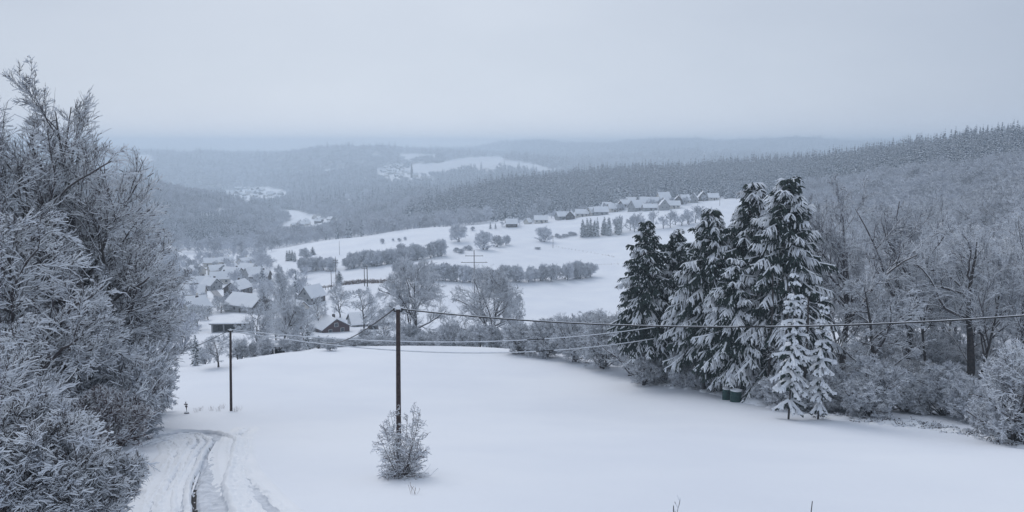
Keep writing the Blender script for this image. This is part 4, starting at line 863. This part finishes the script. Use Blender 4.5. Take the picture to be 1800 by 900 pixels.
# hillside village on the right
V = [(899, 398, 11, 8, 2.8, 2.8, 5, 'b', 'brown barn with a low gable standing alone at the left end of the hillside village', 'barn'),
 (951, 392, 14, 9, 3.4, 2.6, 0, 'w', 'long white-roofed house right of the brown barn', 'house'), (928, 394, 7, 5, 2.4, 2.2, 60, 'w', 'little hut with a steep snowy roof beside the brown barn', 'hut'),
 (986, 386, 10, 8, 3.6, 3.0, 20, 'g', 'grey house with a dark corner, second in the village row', 'house'), (1003, 385, 9, 8, 3.4, 3.2, 80, 'b', 'dark gabled house squeezed in the lower village row', 'house'),
 (1023, 381, 14, 8, 3.4, 2.6, -5, 'w', 'wide low house with a long white roof in the village middle', 'house'), (1042, 379, 11, 9, 3.6, 3.4, 30, 'w', 'cream house turned toward the lower field', 'house'),
 (1056, 378, 15, 9, 3.6, 3.2, 3, 'g', 'wide house with a grey lower wall facing the field', 'house'), (1067, 369, 10, 8, 3.4, 3.2, -30, 'w', 'small house at the upper left of the village under the forest', 'house'),
 (1077, 372, 11, 9, 3.6, 3.4, 15, 'w', 'house with white roof behind the spruce clump', 'house'), (1090, 368, 9, 8, 3.6, 3.8, 85, 'b', 'brown gable house behind the spruce clump', 'house'),
 (1098, 364, 12, 8, 3.4, 3.0, -12, 'b', 'low dark-walled house along the forest edge', 'house'), (1117, 371, 13, 10, 4.0, 5.0, 40, 'g', 'big grey house with a broad sloping white roof', 'house'),
 (1109, 361, 11, 8, 3.4, 3.6, 0, 'w', 'house with plain white roof behind the big grey one', 'house'), (1134, 363, 11, 9, 3.6, 4.4, -25, 'w', 'steep double-roofed house in the upper village', 'house'),
 (1142, 370, 15, 8, 3.0, 2.4, 2, 'g', 'long flat house in the village front row', 'house'), (1149, 361, 11, 8, 3.4, 3.4, 10, 'w', 'pale house behind the long flat one', 'house'),
 (1166, 358, 14, 11, 4.2, 5.5, 20, 'w', 'tallest white-roofed house of the village', 'house'), (1167, 369, 9, 9, 4.6, 4.4, 88, 'g', 'tall narrow grey gable in front of the tallest roof', 'house'),
 (1183, 366, 14, 8, 3.2, 2.8, -4, 'w', 'wide low house right of the narrow grey gable', 'house'), (1192, 359, 9, 9, 3.4, 4.0, 82, 'b', 'dark pointed gable in the upper row, left one', 'house'),
 (1203, 357, 10, 8, 3.4, 3.6, 15, 'w', 'house between the two dark pointed gables', 'house'), (1219, 356, 10, 9, 3.6, 4.6, 75, 'g', 'steep grey gabled house near the right end', 'house'),
 (1235, 353, 10, 10, 3.6, 4.8, 85, 'b', 'dark pointed gable in the upper row, right one', 'house'), (1253, 352, 12, 8, 3.2, 2.8, 0, 'w', 'low white-roofed house at the right end of the village', 'house')]
for px, py, L, D, wh, rh, a, wl, lb, nm in V:
    house(gp(px, py, 500, 900), L * .78, D * .88, wh * .9, rh * 1.12, rad(a), {'w': M_wall_w, 'g': M_wall_g, 'b': M_wall_b}[wl], lb, 'houses of the hillside village', name='barn' if nm == 'barn' else 'house', chim=nm == 'house', cat=nm, win=nm != 'hut', snow=.35)
# tiny far villages: whole houses too small to show their parts
def tiny(seed):
    m = MB(); rs = np.random.RandomState(seed); a, b_, wh, rh = 6, 4.5, 4., 3.6
    for x, f_ in ((-a, 1), (a, -1)):
        pts = [(x, -b_, -2), (x, b_, -2), (x, b_, wh), (x, 0, wh + rh), (x, -b_, wh)]; m.face(pts[::f_])
    m.face([(a, -b_, -2), (a, -b_, wh), (-a, -b_, wh), (-a, -b_, -2)]); m.face([(-a, b_, -2), (-a, b_, wh), (a, b_, wh), (a, b_, -2)])
    for s in (-1, 1):
        c = [(-a - .5, 0, wh + rh + .3), (a + .5, 0, wh + rh + .3), (a + .5, s * (b_ + .7), wh - .2), (-a - .5, s * (b_ + .7), wh - .2)]; m.face(c if s > 0 else c[::-1], 1)
        c2 = [(x, y, z - .4) for x, y, z in c]; m.face(c2[::-1] if s > 0 else c2, 0)
    m.box((2, 1, wh + rh + .3), (.9, .9, 1.8)); m.box((-2.5, -b_ - .02, 2), (1.3, .06, 1.3), 2); m.box((2.5, -b_ - .02, 2), (1.3, .06, 1.3), 2)
    return m.mesh('house', [[M_wall_w, M_wall_g, M_wall_b][seed % 3], M_snow, M_dark])
TN = [tiny(i) for i in range(3)]
def hamlet(n, poly, label, group, seed, lo, sc=1.):
    rs = np.random.RandomState(seed); xs = [a for a, b in poly]; ys = [b for a, b in poly]; c = 0
    while c < n:
        x = rs.uniform(min(xs), max(xs)); y = rs.uniform(min(ys), max(ys))
        if not inpoly(np.array([x]), np.array([y]), poly)[0]: continue
        o = link('house', TN[c % 3], None, gp(x, y, lo, 5000)); o.rotation_euler = (0, 0, rs.rand() * 3.14); k = sc * (.8 + .5 * rs.rand()); o.scale = (k, k, k); tag(o, label, 'house', group); c += 1
hamlet(16, [(512, 392), (560, 382), (588, 388), (580, 396), (540, 402), (505, 400)], 'small white-roofed house of the valley hamlet among grey woods', 'houses of the valley hamlet', 1, 800, .8)
hamlet(38, [(392, 345), (420, 332), (490, 332), (496, 344), (450, 352), (405, 352)], 'tiny pale house of the far valley village at the left', 'houses of the far valley village', 2, 1700, 1.1)
hamlet(42, [(668, 300), (690, 290), (712, 294), (722, 306), (700, 314), (680, 312)], 'tiny white-roofed house of the village below the far snow plateau', 'houses of the far plateau village', 3, 1800, 1.1)
hamlet(8, [(735, 312), (765, 314), (765, 325), (735, 324)], 'tiny house in the wood right of the church below the far plateau', 'houses in the wood by the far church', 4, 1500, .9)
hamlet(6, [(855, 316), (905, 312), (910, 318), (860, 322)], 'tiny white roof behind the near end of the conifer ridge', 'roofs behind the conifer ridge', 5, 1400, 1.)
# far church tower
p = gp(724, 312, 1800, 5000); e = empty('church', p); tag(e, 'far dark church spire beside the village under the snow plateau', 'church')
m = MB(); m.box((0, 0, 8), (7, 7, 24)); m.build('tower', M_wall_b, e); m = MB(); m.tube([(0, 0, 20), (0, 0, 34), (0, 0, 46)], [4.6, 2.0, .1], 4); m.build('spire', M_wall_b, e)
m = MB(); m.box((12, 0, 4), (18, 9, 12)); m.build('nave', M_wall_w, e); m = MB(); m.tube([(3, 0, 10.1), (21, 0, 10.1)], [6, 6], 4); m.build('roof', M_snow, e)

for x, y, a_, wl in ((398, 466, 20, 0), (404, 480, 70, 1), (436, 480, -20, 0), (448, 488, 40, 1), (372, 468, 10, 0), (345, 483, -30, 0), (352, 505, 15, 2), (432, 468, 60, 0), (382, 482, 35, 0), (458, 494, 0, 2), (340, 545, 20, 0), (560, 395, 20, 0)):
    q = gp(x, y, 250, 900); o = link('house', TN[wl], None, q); o.rotation_euler = (0, 0, rad(a_)); o.scale = (.85, .85, .8)
    tag(o, 'small snow-roofed house packed among the trees of the left village', 'house', 'small houses of the left village')
# ------------------------------------------------------------------ woods
rs = np.random.RandomState(77)
for i in range(34):                       # undergrowth between the trunks of the right wood
    px = rs.uniform(1390, 2000); Y = np.interp(px, [1390, 1550, 1700, 1850, 2000], [86, 80, 74, 68, 62]) + rs.uniform(2, 34)
    put('undergrowth_bush', 'bush%d' % (i % 3), gY(px, Y), 3.5 + 4 * rs.rand(), 5 + 3 * rs.rand(), 'twiggy snow-dusted bush in the undergrowth behind the right meadow edge', 'bush', 'undergrowth of the right wood', True, rs)
for i in range(26):
    px = rs.uniform(1400, 1960); Y = np.interp(px, [1390, 1550, 1700, 1850, 2000], [90, 86, 80, 76, 70]) + rs.uniform(6, 40)
    put('slender_tree', 'wood%d' % (i % 3), gY(px, Y), 11 + 9 * rs.rand(), 6 + 4 * rs.rand(), 'slender bare tree with a dark stem standing inside the right wood', 'tree', 'slender trees inside the right wood', True, rs)
for i, (px, Y) in enumerate(((1372, 76), (1398, 75.5), (1415, 74), (1452, 74), (1430, 75), (1352, 79), (1310, 85), (1245, 90), (1200, 94.5), (1480, 74.5))):
    put('undergrowth_bush', 'bush%d' % (i % 3), gY(px, Y + 1.5), 2.2 + 1.4 * rs.rand(), 3.6 + rs.rand(), 'twiggy snow-dusted bush at the feet of the spruces and young firs', 'bush', 'undergrowth of the spruce stand', True, rs)
for i in range(15):                       # mixed belt of trees along the crest into the spruces
    px = 925 + 250 * (i + rs.rand() * .6) / 15; Y = np.interp(px, [925, 1175], [150, 112]) + 8 * rs.rand()
    put('belt_tree', 'mid%d' % (i % 4), gY(px, Y), hgt(np.interp(px, [925, 1000, 1175], [562, 552, 545]) - 10 + 26 * rs.rand(), gY(px, Y)), 6.5 + 2.5 * rs.rand(), 'frosted tree in the belt leading from the big round trees to the spruces', 'tree', 'tree belt beyond the meadow edge', True, rs)
for i in range(46):                       # and of the left wood
    px = rs.uniform(-200, 262); Y = rs.uniform(40, 74) + (8 if px > 150 else 0)
    put('undergrowth_bush', 'bush%d' % (i % 3), gY(px, Y), 4 + 4 * rs.rand(), 5 + 3 * rs.rand(), 'twiggy snow-dusted bush in the undergrowth of the left wood', 'bush', 'undergrowth of the left wood', True, rs)
def scatter(name, label, protos, P, Sx, Sz, seed):
    """stuff: far woods nobody could count, as one object"""
    rs = np.random.RandomState(seed); src = bpy.data.collections.new(name + '_kinds')
    for k in protos:
        o = bpy.data.objects.new('kind_' + k, get(k)[1]); src.objects.link(o)
    me = bpy.data.meshes.new(name); me.vertices.add(len(P)); me.vertices.foreach_set('co', np.ascontiguousarray(P, np.float32).ravel())
    for nm, ty, va in (('scl', 'FLOAT_VECTOR', np.stack([Sx, Sx, Sz], -1)), ('rot', 'FLOAT_VECTOR', np.stack([0 * Sx, 0 * Sx, rs.rand(len(Sx)) * 6.28], -1))):
        at = me.attributes.new(nm, ty, 'POINT'); at.data.foreach_set('vector', va.astype(np.float32).ravel())
    at = me.attributes.new('pick', 'INT', 'POINT'); at.data.foreach_set('value', rs.randint(0, len(protos), len(Sx)).astype(np.int32)); me.update()
    o = link(name, me); tag(o, label, 'woods', kind='stuff')
    gn = bpy.data.node_groups.new(name, 'GeometryNodeTree'); gn.interface.new_socket('Geometry', in_out='INPUT', socket_type='NodeSocketGeometry'); gn.interface.new_socket('Geometry', in_out='OUTPUT', socket_type='NodeSocketGeometry')
    nn = gn.nodes; gi = nn.new('NodeGroupInput'); go = nn.new('NodeGroupOutput'); mpn = nn.new('GeometryNodeMeshToPoints'); ip = nn.new('GeometryNodeInstanceOnPoints'); ci = nn.new('GeometryNodeCollectionInfo')
    ci.inputs['Collection'].default_value = src; ci.inputs['Separate Children'].default_value = True; ci.inputs['Reset Children'].default_value = True
    def na_(nm, ty): x = nn.new('GeometryNodeInputNamedAttribute'); x.data_type = ty; x.inputs['Name'].default_value = nm; return x.outputs['Attribute']
    gn.links.new(gi.outputs[0], mpn.inputs[0]); gn.links.new(mpn.outputs[0], ip.inputs['Points']); gn.links.new(ci.outputs[0], ip.inputs['Instance']); ip.inputs['Pick Instance'].default_value = True
    gn.links.new(na_('pick', 'INT'), ip.inputs['Instance Index']); gn.links.new(na_('rot', 'FLOAT_VECTOR'), ip.inputs['Rotation']); gn.links.new(na_('scl', 'FLOAT_VECTOR'), ip.inputs['Scale'])
    gn.links.new(ip.outputs[0], go.inputs[0]); mo = o.modifiers.new('woods', 'NODES'); mo.node_group = gn
    return o
def grid(y0_, y1_, pxa, pxb, g_, seed):
    rs = np.random.RandomState(seed); xa = (pxa - 900) / F * y1_ if pxa < 900 else (pxa - 900) / F * y0_; xb = (pxb - 900) / F * y1_ if pxb > 900 else (pxb - 900) / F * y0_
    gx, gy_ = np.meshgrid(np.arange(xa, xb, g_), np.arange(y0_, y1_, g_)); X = (gx + rs.uniform(-.45, .45, gx.shape) * g_).ravel(); Y = (gy_ + rs.uniform(-.45, .45, gx.shape) * g_).ravel()
    Z = H(X, Y); px, py = proj(X, Y, Z); return X, Y, Z, px, py, rs
HOUSE_XY = np.array([[o.location.x, o.location.y] for o in bpy.data.objects if o.name.startswith(('house', 'barn', 'garage', 'shed'))])
def clear(X, Y, d):
    ok = np.ones(len(X), bool)
    for hx, hy in HOUSE_XY: ok &= (X - hx) ** 2 + ((Y - hy) * .8) ** 2 > d * d
    return ok
fpx = [640, 690, 750, 850, 960, 1000, 1100, 1200, 1300, 1450, 1600, 1700, 1850, 2100]
ftY = [960, 880, 810, 760, 775, 780, 775, 765, 745, 760, 640, 560, 520, 500]
rgY = [1080, 1120, 1180, 1230, 1300, 1320, 1320, 1320, 1310, 1180, 1020, 920, 880, 870]
X, Y, Z, px, py, rs = grid(500, 1340, 640, 2100, 5.6, 50)
w1 = noise2(X, Y, 160, 31)
ok = (px > 650) & (px < 2080) & (Y > np.interp(px, fpx, ftY) + rs.randn(len(X)) * 8) & (Y < np.interp(px, fpx, rgY)) & clear(X, Y, 9)
ok &= ~((px < 960) & (w1 * 18 + 690 + (Y - 800) * .25 > px))
ok &= rs.rand(len(X)) < .88
X, Y, Z, px, py = [a[ok] for a in (X, Y, Z, px, py)]
sc_ = .62 + .35 * rs.rand(len(X)) + .5 * rs.rand(len(X)) ** 4 + .07 * noise2(X, Y, 60, 8); sc_ *= np.clip(1.05 - (px - 1500) / 1600, .75, 1)
order = np.argsort(Y + 500 * ((px < 690) | (px > 1400))); near = order[:290]; rest = order[290:]
for i in near:
    o = link('spruce_tree', get('fsp%d' % (i % 3))[1], None, (X[i], Y[i], Z[i] - .3)); o.rotation_euler = (0, 0, rs.rand() * 6.28); o.scale = (sc_[i] * 1.1, sc_[i] * 1.1, sc_[i])
    tag(o, 'frosted spruce in the front edge of the blue conifer forest behind the village', 'spruce', 'front edge of the conifer forest')
scatter('conifer_forest', 'blue frosted conifer forest covering the ridge behind the village', ['fsp0', 'fsp1', 'fsp2'], np.stack([X, Y, Z - .3], -1)[rest], sc_[rest] * 1.1, sc_[rest], 3)

# right hillside: bare broadleaf wood, near ones as trees of their own
X, Y, Z, px, py, rs = grid(112, 900, 1360, 2250, 6.6, 51)
m_ = (px > 1370) & (px < 2200) & (Y < np.interp(px, fpx, ftY) + 15) & (Y > np.interp(px, [1370, 1450, 1550, 1700, 1850, 2300], [560, 330, 150, 125, 112, 100]))
m_ &= ~((px > 1400) & (px < 1760) & (Y > 240) & (Y < 285)) & (rs.rand(len(X)) < np.where(Y < 240, .55, .9))
X, Y, Z, px, py = [a[m_] for a in (X, Y, Z, px, py)]; sc_ = .68 + .45 * rs.rand(len(X)) + .1 * noise2(X, Y, 50, 9)
order = np.argsort(Y + 400 * (px > 1860)); near = order[:250]; rest = order[250:]
for i in near:
    p = Vector((X[i], Y[i], Z[i] - .3)); put('bare_tree', 'hill%d' % (i % 3), p, 15 * sc_[i], 12.4 * sc_[i], 'bare grey tree in the broadleaf wood climbing the right hillside', 'tree', 'broadleaf wood on the right hillside', Y[i] < 220, rs)
scatter('broadleaf_wood', 'bare grey broadleaf wood high on the right hillside', ['far0', 'far1', 'far2'], np.stack([X, Y, Z - .3], -1)[rest], sc_[rest] * 1.15, sc_[rest] * 1.1, 4)

# valley woods left of the conifer ridge, and the wooded far slopes
def woods(name, label, y0_, y1_, pxa, pxb, g_, protos, s0, seed, cond=None, fl=1.):
    X, Y, Z, px, py, rs = grid(y0_, y1_, pxa, pxb, g_, seed); ok = (px > pxa) & (px < pxb)
    for P, ymin in FIELDS: ok &= ~(inpoly(px, py, P) & (Y > ymin))
    if cond is not None: ok &= cond(X, Y, px, py, rs)
    ok &= clear(X, Y, 10 if y0_ < 1500 else 14)
    X, Y, Z = X[ok], Y[ok], Z[ok]; s = s0 * (.6 + .45 * rs.rand(len(X)) + .35 * rs.rand(len(X)) ** 3)
    return scatter(name, label, protos, np.stack([X, Y, Z - .5], -1), s * fl, s, seed)
top = lambda px: np.interp(px, [300, 480, 575, 700, 860], [720, 672, 662, 662, 690])
woods('valley_wood', 'frosted bare woods filling the valley between the villages', 640, 1500, -150, 960, 9.5, ['far0', 'far1', 'far2'], 1.15, 60,
      lambda X, Y, px, py, rs: (Y > top(px) + rs.randn(len(X)) * 5) & ((Y < 1000) | (px < 760)) & ~((px > 690 + (Y - 800) * .2) & (Y > np.interp(px, fpx, ftY)) & (Y < np.interp(px, fpx, rgY))) & ~((px < 440) & (py > 385) & (py < 425) & (px > 300) & (noise2(X, Y, 120, 5) > -.1)) & (Y > np.where(px < 400, 560, 0)) & ~(noise2(X, Y, 210, 88) > .75))
woods('valley_conifer_patches', 'darker conifer patches among the bare woods of the valley', 700, 2900, -100, 960, 8.5, ['fsp0', 'fsp1', 'fsp2'], .9, 66,
      lambda X, Y, px, py, rs: (Y > top(px) + 12) & ((Y < 1000) | (px < 800)) & (noise2(X, Y, 210, 88) > .75) & ~((px > 690 + (Y - 800) * .2) & (Y > np.interp(px, fpx, ftY)) & (Y < np.interp(px, fpx, rgY))))
woods('dark_conifer_patch', 'darker conifer patch on the slope at the left above the village', 560, 1300, 250, 500, 7., ['fsp0', 'fsp1', 'fsp2'], .8, 61,
      lambda X, Y, px, py, rs: (py > 383) & (py < 428) & (px > 280) & (px < 450) & (noise2(X, Y, 120, 5) > -.25))
woods('left_slope_wood', 'bare wood on the near left slope beyond the beeches', 130, 640, -500, 330, 8.5, ['far0', 'far1', 'far2'], 1., 62, lambda X, Y, px, py, rs: px < 300 + rs.randn(len(X)) * 8)
woods('middle_valley_wood', 'hazy woods on the slopes of the middle valley', 1500, 3000, -200, 1750, 15., ['far0', 'far1', 'far2', 'fsp0'], 1.35, 63, lambda X, Y, px, py, rs: (noise2(X, Y, 330, 77) > -1.15) & ~((Y < 2900) & (px < 800) & (noise2(X, Y, 210, 88) > .8)), 1.25)
woods('far_wood', 'blue hazy forest on the far plateau and hills', 3000, 6600, -200, 2000, 30., ['far0', 'far1', 'far2', 'fsp1'], 1.7, 64, None, 2.1)
# trees between the houses of the left village
X, Y, Z, px, py, rs = grid(225, 640, 300, 560, 9.5, 70)
ok = (px > 305) & (px < 545) & clear(X, Y, 9.5) & (rs.rand(len(X)) < np.where(Y < 440, .5, .65)) & ~((px > 350) & (px < 402) & (py > 472) & (py < 535)) & ~((px > 480) & (Y > 440) & (Y < 640)) & ~((px > 375) & (px < 460) & (Y < 320))
for i in np.where(ok)[0]:
    put('garden_tree', ('mid%d' if Y[i] < 330 else 'far%d') % (i % 3), Vector((X[i], Y[i], Z[i] - .2)), 5 + 6 * rs.rand(), 6 + 4 * rs.rand(), 'frosted tree in the gardens of the left village', 'tree', 'garden trees of the left village', Y[i] < 400, rs)
